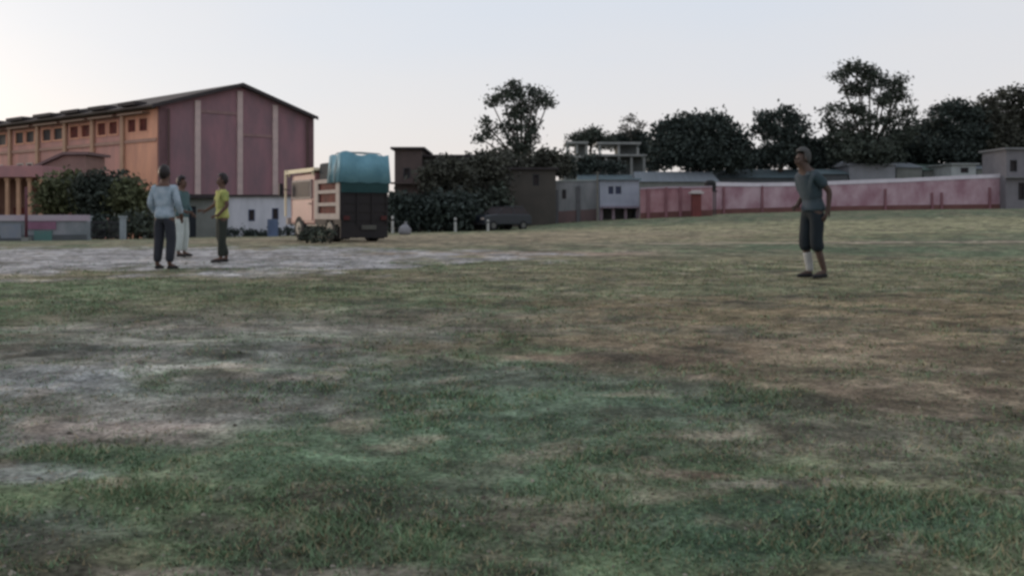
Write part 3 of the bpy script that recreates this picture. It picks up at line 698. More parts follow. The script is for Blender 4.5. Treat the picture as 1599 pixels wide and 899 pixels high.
# pale sack heap
X, Y = onground(632, 357); Y = min(Y, 46); X = xat(632, Y)
t = thing('sack', 'pale tied sack lying between the lorry and the dark hedge', 'sack', (X, Y, G(X, Y)))
mb = MB(); mb.tube([(0, 0, 0), (0, 0, .12), (.02, 0, .35), (.04, 0, .5), (.05, 0, .56), (.05, 0, .66)], [.26, .34, .30, .14, .05, .10], 14); obj('bag', mb, mat('sack', (.24, .24, .26), None, 5, bump=.5), t, smooth=True)

# ------------------------------------------------------------------ parked car
def car(name, label, px, D, rz, m):
    x = xat(px, D); t = thing(name, label, 'car', (x, D, G(x, D)), rz)
    L, Wc = 3.9, 1.62
    prof = [(-1.95, .35), (-1.97, .75), (-1.85, .92), (-.95, 1.0), (-.35, 1.02), (1.75, 1.0), (1.93, .85), (1.93, .35)]
    mb = MB(); mb.prism([(a, -Wc / 2, c) for a, c in prof], (0, Wc, 0)); bo = obj('body', mb, m, t, bevel=.06)
    gl = MB(); n0 = 0; b0 = [(-.95, 1.0), (1.72, 1.0)]; t0 = [(-.25, 1.48), (1.35, 1.48)]
    w0, w1 = Wc / 2 - .04, Wc / 2 - .2
    gl.v = [(b0[0][0], -w0, 1.0), (b0[1][0], -w0, 1.0), (b0[1][0], w0, 1.0), (b0[0][0], w0, 1.0), (t0[0][0], -w1, 1.46), (t0[1][0], -w1, 1.46), (t0[1][0], w1, 1.46), (t0[0][0], w1, 1.46)]
    gl.f = [(0, 3, 2, 1), (4, 5, 6, 7), (0, 1, 5, 4), (1, 2, 6, 5), (2, 3, 7, 6), (3, 0, 4, 7)]; obj('glazing', gl, M_glass, t)
    mb = MB(); mb.box(-.27, 1.37, -w1 - .02, w1 + .02, 1.463, 1.51); obj('roof', mb, m, t, bevel=.02)
    for s in (-1, 1):
        mb = MB(); mb.tube([(.45, s * (w0 + .005), 1.0), (.45, s * (w1 + .01), 1.47)], .03, 4); obj('door_pillar', mb, m, t)
        mb = MB(); mb.box(-1.985, -1.93, s * .62 - .14, s * .62 + .14, .66, .80); obj('headlight', mb, M_cream, t)
        mb = MB(); mb.box(1.92, 1.95, s * .64 - .1, s * .64 + .1, .68, .88); obj('tail_light', mb, mat('tail_red', (.22, .02, .02)), t)
        for yy in (-1.25, 1.2):
            wh = MB(); wh.tube([(yy, s * (Wc / 2 + .01), .3), (yy, s * (Wc / 2 - .18), .3)], .3, 20); wo = obj('wheel', wh, M_rubber, t)
            rm_ = MB(); rm_.tube([(yy, s * (Wc / 2 + .025), .3), (yy, s * (Wc / 2 - .02), .3)], .17, 14); obj('rim', rm_, mat('rim', (.14, .14, .13)), wo)
    mb = MB(); mb.box(-2.02, -1.96, -.7, .7, .36, .52); obj('bumper', mb, M_metal, t)
    return t
car('parked_car', 'dark blue parked car in front of the dark hedge left of the pale wall', 782, 57, R(40), mat('car_blue', (.016, .022, .032), None, 1, rough=.35, spec=.5))

# ------------------------------------------------------------------ middle wall and gatehouse
M_midw = mat('mid_wall', (.30, .30, .31), (.16, .17, .18), .9, amt=.45, stretch=(1, 1, .35))
D = 73.0
pts = [(xat(788, D), D), (xat(840, D), D), (xat(890, D), D), (xat(934, D), D)]
mw = wall_run('boundary_wall', 'pale grey boundary wall with a dull red foot between the parked car and the gatehouse', pts, [zat(r, D) for r in (292, 286, 283, 283)], M_midw, .12, mat('mid_cap', (.30, .33, .32), None, 1), base=.95, basem=mat('mid_base', (.17, .105, .105), (.13, .10, .10), .8),
    pil=[(838, D, 5, 2.6), (870, D, 4, 2.7), (903, D, 6, 2.9)], pilm=mat('mid_pier', (.13, .13, .14), None, 2))
g0 = mw.location
for (a, b_, r0, r1) in ((846, 856, 298, 316), (878, 884, 296, 310)):
    mb = MB(); mb.box(xat(a, D) - g0.x, xat(b_, D) - g0.x, -.05, -.02, zat(r1, D) - g0.z, zat(r0, D) - g0.z); obj('grille', mb, M_glass, mw)
# pole
X, Y = xat(933, 70.5), 70.5; g = G(X, Y)
t = thing('pole', 'slim pole standing at the left edge of the white gatehouse', 'pole', (X, Y, g))
mb = MB(); mb.tube([(0, 0, -.1), (0, 0, zat(268, Y) - g)], [.09, .06], 8); obj('shaft', mb, mat('pole_grey', (.20, .19, .17), None, 3), t)
mb = MB(); mb.box(-.3, .3, -.03, .03, zat(272, Y) - g, zat(272, Y) - g + .06); obj('crossarm', mb, M_metal, t)
# gatehouse
D = 72; X0, X1 = xat(937, D), xat(998, D); g = G((X0 + X1) / 2, D) - .1
t = thing('gatehouse', 'bluish white gatehouse with dark openings between the grey wall and the pink wall', 'gatehouse', (X0, D, g)); lx = lambda px: xat(px, D) - X0
zz = zat(281, D) - g; zm = zat(323, D) - g
mb = MB(); mb.wall(0, X1 - X0, zm, zz, 0, .25, [(lx(950), lx(958), zat(303, D) - g, zat(291, D) - g), (lx(961), lx(970), zat(303, D) - g, zat(291, D) - g)]); mb.box(0, .2, .253, 2.8, 0, zz); mb.box(X1 - X0 - .2, X1 - X0, .253, 2.8, 0, zz)
obj('wall', mb, mat('gate_white', (.36, .38, .45), (.28, .30, .36), 1), t)
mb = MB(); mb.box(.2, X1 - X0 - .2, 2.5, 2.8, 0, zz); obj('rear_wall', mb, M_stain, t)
mb = MB(); mb.box(-.15, X1 - X0 + .15, -.3, 3, zz + .003, zz + .14); obj('roof', mb, mat('gate_roof', (.20, .26, .30), None, 2), t)
mb = MB(); mb.box(-.05, X1 - X0 + .05, -.35, -.003, zm - .1, zm + .06); obj('ledge', mb, mat('gate_ledge', (.26, .22, .27), None, 2), t)
for px in (939, 958, 977, 996): mb = MB(); mb.box(lx(px) - .12, lx(px) + .12, 0.0, .24, 0, zm - .103); obj('column', mb, mat('gate_col', (.26, .20, .23), None, 2), t)
for px in (954, 965.5): mb = MB(); mb.box(lx(px) - .19, lx(px) + .19, .1, .14, zat(303, D) - g, zat(291, D) - g); obj('window', mb, mat('navy_glass', (.03, .04, .09), None, 2, rough=.3), t)

# ------------------------------------------------------------------ pink walls
M_pinkw = mat('pink_wall', (.45, .33, .37), (.28, .155, .19), .55, amt=.34, stretch=(1, 1, .7))
M_cap = mat('wall_cap', (.66, .62, .68), (.52, .49, .54), 1)
M_pinkbase = mat('pink_base', (.12, .05, .05), (.16, .08, .07), 1)
M_redpier = mat('red_pier', (.25, .12, .14), (.17, .08, .09), 1)
D = 70
pts = [(xat(1000, D), D), (xat(1040, D), D), (xat(1080, D), D), (xat(1112, D), D)]
w1_ = wall_run('boundary_wall', 'shorter pink boundary wall standing forward between the gatehouse and the brick pillar', pts, [zat(r, D) for r in (296, 294, 294, 293)], mat('pink_near', (.42, .26, .28), (.27, .125, .145), .7, amt=.4), .14, mat('near_cap', (.42, .33, .38), None, 1), base=.45, basem=M_pinkbase, pil=[(1012, D, 5, 2.3), (1040, D, 4, 2.35), (1062, D, 4, 2.3)], pilm=M_redpier)
rows = [(1112, 287, 78), (1180, 288, 79), (1250, 287, 80), (1330, 284, 80), (1410, 281, 80), (1490, 277, 80), (1566, 274, 80)]
pts = [(xat(p, D_), D_) for (p, r, D_) in rows]
rt = thing  # noqa
w2_ = wall_run('boundary_wall', 'long pink boundary wall with a white top running across the right of the field', pts, [zat(r + 3.5, D_) for (p, r, D_) in rows], M_pinkw, .34, M_cap, base=.42, basem=M_pinkbase,
    pil=[(p, 80 if p > 1240 else 78 + (p - 1112) / 69., 3, 2.35) for p in (1130, 1190)] + [(p, 80, 3, h_) for p, h_ in ((1382, 1.9), (1455, 1.5), (1470, 1.5), (1545, 1.9))], pilm=M_redpier)
# brick pillar with pale cap
X, Y = xat(1087, 68.8), 68.8; g = G(X, Y)
t = thing('brick_pillar', 'dark red square pillar with a pale cap in front of the pink walls', 'pillar', (X, Y, g))
zz = zat(303, Y) - g; mb = MB(); mb.box(-.33, .33, -.33, .33, -.1, zz); obj('shaft', mb, mat('pillar_brick', (.19, .055, .05), (.12, .04, .04), 2, brick=8), t)
mb = MB(); mb.box(-.5, .5, -.5, .5, zz + .003, zz + .16); mb.box(-.34, .34, -.34, .34, zz + .163, zz + .28); obj('cap', mb, mat('pillar_cap', (.52, .47, .47), None, 3), t, bevel=.02)
# black tank behind
X, Y = xat(1109, 72.5), 72.5; g = G(X, Y)
t = thing('water_tank', 'black water tank on a stand behind the brick pillar', 'tank', (X, Y, g))
z0 = zat(298, Y) - g; mb = MB(); mb.tube([(0, 0, z0), (0, 0, z0 + .25), (0, 0, z0 + .3), (0, 0, z0 + .65), (0, 0, z0 + .82), (0, 0, z0 + .86)], [.46, .46, .48, .46, .3, .12], 20); obj('tank_body', mb, M_rubber, t, smooth=False)
mb = MB()
for sx_ in (-.35, .35):
    for sy_ in (-.35, .35): mb.box(sx_ - .04, sx_ + .04, sy_ - .04, sy_ + .04, 0, z0 - .08)
mb.box(-.5, .5, -.5, .5, z0 - .077, z0 - .003); obj('stand', mb, M_metal, t)
# ------------------------------------------------------------------ sheds and houses behind the walls
def shed(name, label, p0, p1, eave, ridge, D, m, roofm, depth=6, cat='shed', hip=.0):
    X0, X1 = xat(p0, D), xat(p1, D); g = G((X0 + X1) / 2, D) - .3; t = thing(name, label, cat, (X0, D, g)); W_ = X1 - X0
    ze, zr = zat(eave, D) - g, zat(ridge, D) - g
    mb = MB(); mb.box(0, W_, 0, depth, 0, ze); obj('wall', mb, m, t)
    h = hip * W_; mb = MB(); o = .25
    mb.v = [(-o, -o, ze + .003), (W_ + o, -o, ze + .003), (W_ + o, depth + o, ze + .003), (-o, depth + o, ze + .003), (h, depth / 2, zr), (W_ - h, depth / 2, zr)]
    mb.f = [(0, 1, 5, 4), (2, 3, 4, 5), (1, 2, 5), (3, 0, 4), (3, 2, 1, 0)]
    obj('roof', mb, roofm, t)
    return t
M_teal = mat('teal_sheet', (.10, .14, .155), (.075, .105, .12), .6, stretch=(6, .3, .3))
M_greysh = mat('grey_sheet', (.17, .19, .215), (.13, .15, .165), .6, stretch=(6, .3, .3))
shed('shed', 'long low shed with a bluish grey roof behind the near pink wall', 996, 1120, 284, 266, 92, M_stain, M_greysh)
shed('shed', 'long dark teal roofed shed behind the white topped wall left of the leaning player', 1122, 1262, 278, 262, 96, mat('shed_dark', (.09, .10, .11), None, 1), M_teal)
shed('shed', 'small grey roofed shed above the pale middle wall', 905, 994, 282, 271, 94, M_stain, M_teal)
shed('house', 'pale house with a domed white hip roof above the pink wall', 1326, 1398, 258, 243, 94, mat('pale_house', (.27, .28, .31), (.20, .21, .23), 1), mat('white_roof', (.42, .44, .47), None, 1), cat='house', hip=.28)
shed('shed', 'dim shed joining the right side of the pale hip roofed house', 1400, 1440, 262, 252, 95, M_stain, M_greysh)
shed('shed', 'small dark shed left of the pale hip roofed house', 1282, 1324, 272, 262, 93, mat('shed_dark', (.09, .10, .11)), M_teal)
shed('shed', 'green grey shed between the pale hip roofed house and the little white house', 1442, 1484, 266, 254, 96, M_stain, mat('green_sheet', (.11, .16, .14), None, .8))
house('little_house', 'little flat roofed white house above the pink wall near its right end', 1486, 1524, 255, 92, mat('little_white', (.40, .43, .43), (.28, .30, .31), 1), 5, wins=[(1500, 1512, 262, 270)], roofm=mat('slab_pale', (.30, .32, .32), None, 1))
shed('shed', 'grey shed between the little white house and the tall grey gate block', 1526, 1566, 264, 256, 95, M_stain, M_greysh)
house('gate_block', 'tall grey plastered block closing the right end of the pink wall', 1571, 1640, 231, 79, mat('block_grey', (.20, .19, .205), (.145, .14, .155), 1), 4, wins=[(1577, 1588, 250, 268), (1590, 1600, 285, 312)], roofm=mat('slab_grey', (.22, .22, .23), None, 1), storeys=(276,))
# pale half-built houses in the centre
M_h1 = mat('house_pale', (.36, .36, .35), (.20, .21, .205), 1.2, amt=.5, stretch=(1, 1, .3))
def framed_house(name, label, p0, p1, top, mid, D, cols, m):
    X0, X1 = xat(p0, D), xat(p1, D); g = G((X0 + X1) / 2, D) - .3; t = thing(name, label, 'house', (X0, D, g)); W_ = X1 - X0; zt2, zm2 = zat(top, D) - g, zat(mid, D) - g
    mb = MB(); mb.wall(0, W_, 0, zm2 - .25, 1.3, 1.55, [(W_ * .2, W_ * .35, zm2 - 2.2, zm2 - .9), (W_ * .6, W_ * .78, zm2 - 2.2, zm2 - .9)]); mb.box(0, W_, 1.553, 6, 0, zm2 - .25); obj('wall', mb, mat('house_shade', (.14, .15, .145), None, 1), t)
    mb = MB(); mb.box(-.2, W_ + .2, -.2, 6.2, zm2 - .247, zm2); obj('floor_slab', mb, m, t)
    mb = MB(); mb.box(W_ * .08, W_ * .92, -.1, 5, zt2 - .25, zt2); obj('roof', mb, m, t)
    for k in range(cols):
        x = .15 + (W_ - .3) * k / (cols - 1); mb = MB(); mb.box(x - .14, x + .14, 0, .28, 0, zm2 - .25); obj('column', mb, m, t)
    for k in range(3):
        x = W_ * (.14 + .36 * k); mb = MB(); mb.box(x - .13, x + .13, .1, .36, zm2 + .003, zt2 - .253); obj('upper_column', mb, m, t)
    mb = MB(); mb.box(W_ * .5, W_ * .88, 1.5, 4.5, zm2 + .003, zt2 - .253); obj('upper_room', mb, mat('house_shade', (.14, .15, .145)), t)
    return t
framed_house('framed_house', 'pale open framed house with columns above the gatehouse', 925, 1008, 222, 241, 108, 5, M_h1)
framed_house('framed_house', 'smaller pale flat roofed house left of the open framed house', 880, 922, 221, 243, 104, 3, M_h1)

# ------------------------------------------------------------------ trees behind
def rnd_clusters(cx, cy, rx, ry, n_, r0, r1, seed):
    rr = random.Random(seed); out_ = []
    for i in range(n_):
        a = rr.random() * 6.283; q = rr.random() ** .5
        out_.append((cx + math.cos(a) * q * rx, cy + math.sin(a) * q * ry, rr.uniform(r0, r1)))
    return out_
tree('tall_sparse_tree', 'tall sparse tree with ragged clumps standing alone in the centre', 818, 86,
     [(800, 138, 13, 14), (785, 152, 17, 12), (768, 160, 12, 8), (812, 150, 9, 13), (828, 142, 9, 8), (845, 150, 14, 11), (856, 160, 8, 8), (832, 165, 11, 12), (815, 172, 15, 12), (797, 178, 12, 12),
      (758, 192, 9, 8), (764, 208, 9, 6), (750, 216, 5, 5), (785, 200, 12, 8), (805, 198, 14, 10), (826, 192, 13, 12), (828, 212, 13, 12), (800, 220, 12, 10), (815, 235, 17, 12), (790, 243, 12, 9), (838, 245, 12, 10)],
     M_leaf, 12, .26, 1.7, fill=.1, group='trees beyond the field')
tree('broad_dome_tree', 'broad dark dome-shaped tree behind the pink wall', 1095, 97,
     [(1050, 215, 30, 28), (1080, 205, 32, 26), (1110, 210, 34, 28), (1140, 228, 28, 24), (1035, 240, 22, 24), (1165, 242, 20, 18), (1090, 240, 45, 24), (1135, 250, 35, 16)], M_leaf2, 12, .36, .8)
tree('round_dark_tree', 'dark round tree with sky gaps left of the tallest tree', 1220, 98,
     [(1195, 185, 17, 14), (1222, 180, 18, 14), (1245, 192, 18, 14), (1205, 205, 18, 14), (1235, 212, 24, 16), (1185, 200, 10, 12), (1215, 238, 28, 18), (1255, 235, 20, 18)], M_leaf2, 10, .32, 1.1, fill=.15)
tree('tallest_tree', 'tallest airy tree with stacked loose clumps towards the right', 1358, 96,
     [(1335, 108, 18, 12), (1312, 118, 14, 10), (1358, 118, 16, 14), (1345, 138, 20, 12), (1375, 128, 14, 12), (1405, 130, 14, 12), (1402, 150, 16, 13), (1320, 140, 12, 9), (1378, 158, 18, 12), (1418, 172, 13, 11),
      (1292, 175, 12, 9), (1315, 168, 11, 10), (1340, 172, 16, 12), (1300, 195, 14, 11), (1330, 195, 15, 12), (1360, 190, 14, 14), (1392, 185, 14, 13), (1415, 198, 16, 12), (1310, 215, 22, 12), (1350, 218, 24, 13), (1395, 215, 24, 13), (1350, 240, 50, 18)],
     M_leaf, 14, .30, 1.1, fill=.1, amax=90000)
tree('dense_tree', 'dark ragged tree rising right of the tallest tree', 1490, 99, [(1465, 178, 16, 14), (1490, 170, 20, 16), (1515, 178, 20, 16), (1475, 205, 26, 20), (1510, 210, 28, 22), (1450, 225, 20, 16), (1490, 238, 34, 18)], M_leaf2, 12, .34, .9, fill=.2)
tree('dense_tree', 'dense dark tree at the right edge above the grey block', 1580, 100, [(1550, 165, 20, 16), (1585, 155, 22, 18), (1615, 160, 24, 20), (1560, 195, 28, 22), (1600, 195, 30, 24), (1570, 228, 34, 22), (1540, 215, 22, 22), (1625, 220, 30, 26)], M_leaf4, 12, .34, .9, fill=.25, amax=90000)
tree('low_tree', 'low dark tree behind the head of the leaning player', 1262, 100, [(1245, 242, 26, 16), (1280, 238, 28, 18), (1265, 255, 30, 12)], M_leaf2, 8, .34, 1.2)
tree('low_tree', 'low dark tree at the left foot of the tallest tree', 1305, 101, [(1295, 245, 26, 16), (1320, 240, 26, 18)], M_leaf, 8, .34, 1.2)
tree('low_tree', 'low dark tree at the right foot of the tallest tree', 1415, 101, [(1400, 242, 28, 16), (1435, 240, 28, 20), (1420, 225, 20, 12)], M_leaf2, 8, .34, 1.2)
tree('dense_tree', 'dark leafy tree filling the gap between the tallest tree and the ragged tree', 1448, 102, [(1438, 215, 22, 18), (1455, 200, 18, 16), (1450, 238, 30, 18)], M_leaf2, 10, .34, .9, fill=.2)
tree('dense_tree', 'dark leafy tree between the ragged tree and the right edge tree', 1538, 104, [(1530, 185, 20, 18), (1545, 200, 24, 20), (1525, 220, 26, 20), (1555, 232, 30, 18)], M_leaf, 10, .34, .9, fill=.2)
tree('low_tree', 'low dark tree between the dome tree and the round tree', 1178, 103, [(1165, 250, 24, 13), (1192, 250, 22, 14)], M_leaf2, 8, .34, 1.2)
tree('low_tree', 'low dark tree behind the little white house', 1535, 103, [(1515, 245, 26, 16), (1550, 245, 26, 18)], M_leaf, 8, .34, 1.2)
tree('thin_tree', 'thin pale leafless-looking tree behind the open framed house', 985, 120, [(985, 186, 12, 8), (972, 200, 9, 6), (1000, 196, 9, 7), (985, 208, 12, 7)], mat('leaf_pale', (.14, .135, .12), (.10, .10, .09), .5, island=True), 4, .22, .9, fill=.0, amax=5000)
tree('bushy_tree', 'small dark bushy tree between the two pale houses', 922, 118, [(905, 218, 16, 10), (925, 212, 14, 12), (945, 222, 16, 9)], M_leaf, 6, .3, 2)
tree('bushy_tree', 'dark bushy tree behind the open framed house', 975, 122, [(965, 222, 20, 10), (990, 215, 18, 10), (1005, 230, 18, 14), (1018, 248, 16, 20)], M_leaf2, 6, .3, 2)
tree('bushy_tree', 'dark bushy tree in front of the pale houses', 905, 98, [(885, 258, 14, 14), (925, 255, 14, 14), (960, 262, 16, 9), (905, 264, 16, 8)], M_leaf2, 6, .3, 2)

# ------------------------------------------------------------------ people
def skin(name, J, E, m, parent, root, sub=2):
    """J: name -> (x,y,z,rx,ry); E: edges. Grows one continuous tapered surface"""
    keys = list(J); ix = {k: i for i, k in enumerate(keys)}
    me = bpy.data.meshes.new(name); me.from_pydata([J[k][:3] for k in keys], [(ix[a], ix[b_]) for a, b_ in E], [])
    o = bpy.data.objects.new(name, me); COL.objects.link(o)
    o.modifiers.new('skin', 'SKIN').use_smooth_shade = True
    if not me.skin_vertices:
        bm_ = None
    sk = me.skin_vertices[0].data
    for k in keys: sk[ix[k]].radius = (J[k][3], J[k][4]); sk[ix[k]].use_root = (k == root)
    s_ = o.modifiers.new('sub', 'SUBSURF'); s_.levels = sub; s_.render_levels = sub
    dg = bpy.context.evaluated_depsgraph_get(); dg.update()
    baked = bpy.data.meshes.new_from_object(o.evaluated_get(dg)); bpy.data.objects.remove(o)
    return obj(name, baked, m, parent, smooth=True)
def chain(*k): return [(k[i], k[i + 1]) for i in range(len(k) - 1)]
def person(label, px, row, height, rz, P, shirt, trousers, hair, skinm, sleeve='short', trouser_end='ankle', shoes=None, extra=None, tails=True, cap=None):
    Y = (H) * F / (row - HOR); 
    for _ in range(8):
        X = xat(px, Y); Y = (H - G(X, Y)) * F / (row - HOR)
    t = thing('person', label, 'person', (X, Y, G(X, Y) + .005), rz)
    k = height / 1.72; t.scale = (k, k, k)
    # default standing joints; facing -y
    J = dict(pel=(0, 0, .93, .14, .105), wai=(0, 0, 1.06, .125, .095), che=(0, -.01, 1.25, .155, .11), upc=(0, 0, 1.38, .13, .09), nek=(0, .005, 1.47, .055, .055), jaw=(0, -.02, 1.545, .062, .07),
             hed=(0, -.005, 1.62, .078, .092), crn=(0, .005, 1.69, .05, .06), nos=(0, -.115, 1.585, .012, .014),
             shl=(-.17, 0, 1.37, .058, .058), ell=(-.25, .02, 1.11, .042, .042), wrl=(-.27, -.04, .87, .028, .026), hal=(-.275, -.06, .80, .036, .018),
             shr=(.17, 0, 1.37, .058, .058), elr=(.25, .02, 1.11, .042, .042), wrr=(.27, -.04, .87, .028, .026), har=(.275, -.06, .80, .036, .018),
             hpl=(-.09, 0, .88, .09, .09), knl=(-.11, -.02, .50, .058, .058), anl=(-.12, .02, .09, .038, .038), fol=(-.13, -.13, .04, .04, .028),
             hpr=(.09, 0, .88, .09, .09), knr=(.11, -.02, .50, .058, .058), anr=(.12, .02, .09, .038, .038), for_=(.13, -.13, .04, .04, .028))
    for a, v in P.items(): J[a] = tuple(v) + J[a][3:]
    E = chain('pel', 'wai', 'che', 'upc', 'nek', 'jaw', 'hed', 'crn') + [('jaw', 'nos')]
    for s in 'lr':
        E += chain('upc', 'sh' + s, 'el' + s, 'wr' + s, 'ha' + s) + chain('pel', 'hp' + s, 'kn' + s, 'an' + s, 'fol' if s == 'l' else 'for_')
    # fingers: four and a thumb on each hand, rooted in the palm
    for s in 'lr':
        h_ = Vector(J['ha' + s][:3]); w_ = Vector(J['wr' + s][:3]); dr = (h_ - w_).normalized(); sd = dr.cross(Vector((1, 0, .2))).normalized(); nm = dr.cross(sd)
        for f, (o_, ln) in enumerate(((-.024, .060), (-.008, .072), (.008, .068), (.024, .052))):
            a = h_ + sd * o_ + dr * .02; J[f'f{s}{f}a'] = tuple(a + dr * ln * .55) + (.0095, .0095); J[f'f{s}{f}b'] = tuple(a + dr * ln + nm * .018) + (.008, .008)
            E += chain('ha' + s, f'f{s}{f}a', f'f{s}{f}b')
        a = w_.lerp(h_, .5) - sd * .04; J[f't{s}a'] = tuple(a) + (.011, .011); J[f't{s}b'] = tuple(a + dr * .04 - sd * .012) + (.009, .009); E += chain('wr' + s, f't{s}a', f't{s}b')
    body = skin('body', J, E, skinm, t, 'pel')
    inf = lambda k_, g_: J[k_][:3] + (J[k_][3] + g_, J[k_][4] + g_)
    # shirt
    Sh = {k_: inf(k_, .022) for k_ in ('wai', 'che', 'upc')}
    pl = J['pel']; Sh['hem'] = (pl[0], pl[1], pl[2] - (.10 if tails else .04), .215 if tails else .20, .18 if tails else .17); Sh['mid'] = (pl[0], pl[1], pl[2] + .04, .17 if tails else .185, .135 if tails else .155)
    nk = Vector(J['nek'][:3]).lerp(Vector(J['upc'][:3]), .45); Sh['col'] = tuple(nk) + (.075, .07)
    Es = chain('hem', 'mid', 'wai', 'che', 'upc', 'col')
    for s in 'lr':
        Sh['sh' + s] = inf('sh' + s, .018); e_ = Vector(J['el' + s][:3]); s0 = Vector(J['sh' + s][:3])
        if sleeve == 'short': Sh['sl' + s] = tuple(s0.lerp(e_, .75)) + (.072, .072); Es += chain('upc', 'sh' + s, 'sl' + s)
        else: Sh['el' + s] = inf('el' + s, .02); Sh['cu' + s] = tuple(e_.lerp(Vector(J['wr' + s][:3]), .9)) + (.046, .046); Es += chain('upc', 'sh' + s, 'el' + s, 'cu' + s)
    obj_shirt = skin('shirt', Sh, Es, shirt, t, 'che')
    Tr = {'pel': inf('pel', .012), 'wst': (pl[0], pl[1], pl[2] + (.02 if tails else .13), .15 if tails else .165, .12 if tails else .135)}; Et = chain('wst', 'pel')
    for s in 'lr':
        Tr['hp' + s] = inf('hp' + s, .022); Tr['kn' + s] = inf('kn' + s, .03); a_ = Vector(J['an' + s][:3]); k0 = Vector(J['kn' + s][:3])
        fr_ = {'ankle': .93, 'calf': .35, 'knee': .12}[trouser_end]; Tr['en' + s] = tuple(k0.lerp(a_, fr_)) + ((.072, .072) if trouser_end == 'ankle' else (.098, .098))
        Tr['th' + s] = tuple(Vector(J['hp' + s][:3]).lerp(k0, .5)) + (.095, .095); Et += chain('pel', 'hp' + s, 'th' + s, 'kn' + s, 'en' + s)
    skin('trousers', Tr, Et, trousers, t, 'pel')
    for s in 'lr':
        a_ = Vector(J['an' + s][:3]); f_ = Vector(J['fol' if s == 'l' else 'for_'][:3]); he = a_ + (a_ - f_).normalized() * .04
        skin('shoe', dict(h=(he.x, he.y, max(a_.z - .045, .035), .042, .035), m=tuple(a_.lerp(f_, .5)[:2]) + (f_.z + .008, .045, .035), f=tuple(f_ + (f_ - a_).normalized() * .05)[:2] + (f_.z - .002, .04, .028)), [('h', 'm'), ('m', 'f')], shoes or M_rubber, t, 'h')
    if cap:
        a_ = Vector(J['anl'][:3]); k0 = Vector(J['knl'][:3]); q = k0.lerp(a_, .3)
        skin('sock', dict(a=tuple(q) + (.062, .062), b=tuple(k0.lerp(a_, .6)) + (.056, .056), c=tuple(a_ + Vector((0, 0, -.01))) + (.050, .055)), [('a', 'b'), ('b', 'c')], cap, t, 'a')
    hd = Vector(J['hed'][:3]); cr = Vector(J['crn'][:3])
    hb = MB(); hc = hd + (cr - hd) * .1 + Vector((0, .012, .008)); NU, NV = 20, 12
    for jj in range(NV + 1):
        for ii in range(NU):
            th, ph = math.pi * jj / NV, 2 * math.pi * ii / NU; w_ = 1 + .035 * math.sin(ii * 5.1 + jj * 3.7)
            hb.v.append((hc.x + .081 * w_ * math.sin(th) * math.cos(ph), hc.y + .098 * w_ * math.sin(th) * math.sin(ph), hc.z + .122 * w_ * math.cos(th)))
    for jj in range(NV):
        for ii in range(NU):
            q = (jj * NU + ii, jj * NU + (ii + 1) % NU, (jj + 1) * NU + (ii + 1) % NU, (jj + 1) * NU + ii)
            my = sum(hb.v[k_][1] for k_ in q) / 4 - hc.y; mz = sum(hb.v[k_][2] for k_ in q) / 4 - hc.z
            if mz > .062 or (my > -.025 and mz > -.055) or (my > .03 and mz > -.115): hb.f.append(q)
    ho = obj('hair', hb, hair, t, smooth=True); so_ = ho.modifiers.new('thickness', 'SOLIDIFY'); so_.thickness = .012
    fc = MB()
    for s_ in (-1, 1):
        e_ = hd + Vector((s_ * .032, -.088, -.012)); fc.tube([e_ + Vector((0, .012, 0)), e_, e_ + Vector((0, -.004, 0))], [.013, .012, .004], 8)
    fc.box(hd.x - .025, hd.x + .025, hd.y - .098, hd.y - .080, hd.z - .078, hd.z - .070); obj('face_features', fc, mat('eye_dark', (.03, .018, .015)), t)
    er = MB()
    for s_ in (-1, 1): e_ = hd + Vector((s_ * .085, .005, -.02)); er.tube([e_ + Vector((-s_ * .01, 0, 0)), e_, e_ + Vector((s_ * .008, .006, .0))], [.024, .028, .018], 8)
    obj('ear', er, skinm, t)
    return t
M_skin = mat('skin_brown', (.11, .060, .042), (.09, .05, .036), 4, rough=.6); M_hair = mat('hair_black', (.018, .013, .014), None, 20, rough=.5)
M_tr_dark = mat('trouser_navy', (.032, .034, .045), (.022, .024, .032), 5); M_shirtblue = mat('shirt_blue', (.40, .46, .53), (.20, .27, .33), 7, amt=.5, bump=.4)
person('man seen from behind in a loose light blue shirt and dark trousers', 257, 422, 1.62, R(172),
       dict(wrl=(-.24, -.12, .92), hal=(-.22, -.16, .86), wrr=(.23, -.14, .93), har=(.20, -.18, .88), anl=(-.10, .03, .09), anr=(.13, .01, .09)), M_shirtblue, M_tr_dark, M_hair, M_skin, 'long')
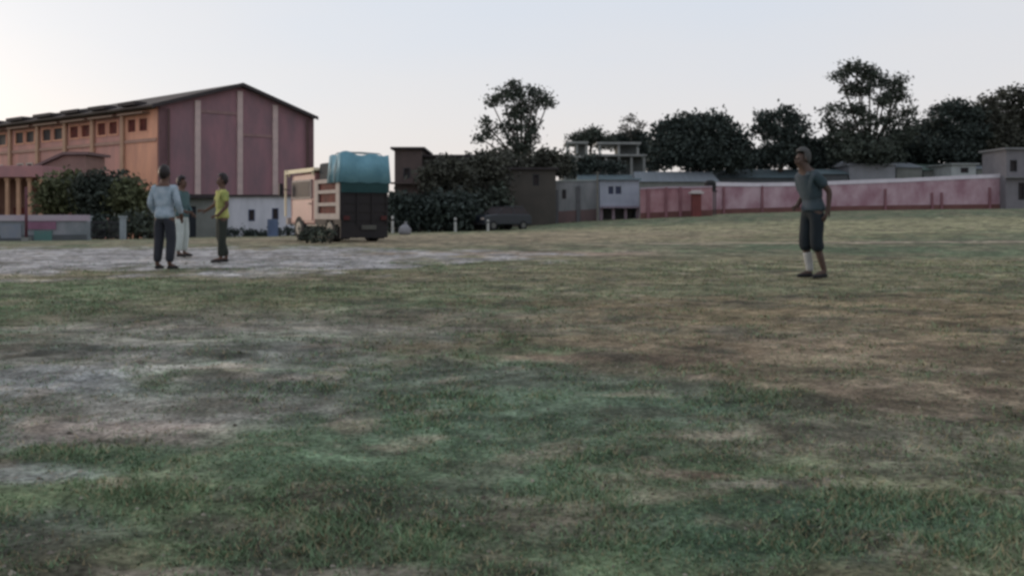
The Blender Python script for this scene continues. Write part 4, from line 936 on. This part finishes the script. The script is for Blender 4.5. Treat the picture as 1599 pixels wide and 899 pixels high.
person('person in a teal top and loose white trousers standing behind the man in light blue', 284, 402, 1.66, R(80),
       dict(wrl=(-.2, -.2, .98), hal=(-.16, -.26, .97), wrr=(.2, -.12, .95), har=(.18, -.18, .91)), mat('top_teal', (.075, .13, .13), (.05, .09, .10), 4), mat('trouser_white', (.46, .50, .48), (.36, .40, .38), 4), M_hair, M_skin, 'long')
person('young man in a yellow shirt and dark trousers reaching one arm to his left', 347, 411, 1.60, R(-62),
       dict(ell=(-.23, -.10, 1.14), wrl=(-.18, -.28, 1.02), hal=(-.17, -.35, 1.02), elr=(.22, .06, 1.12), wrr=(.2, -.10, .95), har=(.18, -.16, .92), anl=(-.06, .10, .09), fol=(-.07, -.05, .04), anr=(.06, -.04, .09), for_=(.07, -.19, .04)),
       mat('shirt_yellow', (.56, .53, .17), (.20, .24, .08), 3.5, amt=.5), mat('trouser_green', (.030, .036, .028), (.022, .026, .022), 5), M_hair, M_skin)
# the player at the right: leaning, hands drawn back to the right
person('player at right leaning in a dark teal shirt, dark shorts and one long white sock', 1268, 436, 1.78, R(-74),
       dict(pel=(0, .02, .90), wai=(0, .0, 1.04), che=(0, -.035, 1.23), upc=(0, -.075, 1.355), nek=(0, -.11, 1.44), jaw=(0, -.155, 1.505), hed=(0, -.15, 1.58), crn=(0, -.135, 1.645), nos=(0, -.25, 1.55),
            shl=(-.15, -.085, 1.345), ell=(-.20, .02, 1.12), wrl=(-.14, -.12, .98), hal=(-.11, -.17, .95), shr=(.16, -.06, 1.345), elr=(.22, .11, 1.14), wrr=(.20, .10, .90), har=(.19, .07, .83),
            hpl=(-.09, .01, .86), hpr=(.09, .02, .86), knl=(-.08, -.05, .49), anl=(-.08, .03, .09), fol=(-.09, -.12, .04), knr=(.09, .0, .48), anr=(.10, .12, .10), for_=(.11, -.03, .04)),
       mat('shirt_teal_dark', (.065, .08, .10), (.02, .042, .05), 3.5, amt=.5), mat('shorts_dark', (.011, .018, .024), None, 5), mat('hair_grey', (.075, .075, .075), None, 6), mat('skin_dark', (.085, .055, .045), None, 4, rough=.6), 'short', 'calf', tails=False, cap=mat('sock_white', (.42, .42, .41), None, 6))
bpy.context.view_layer.update()
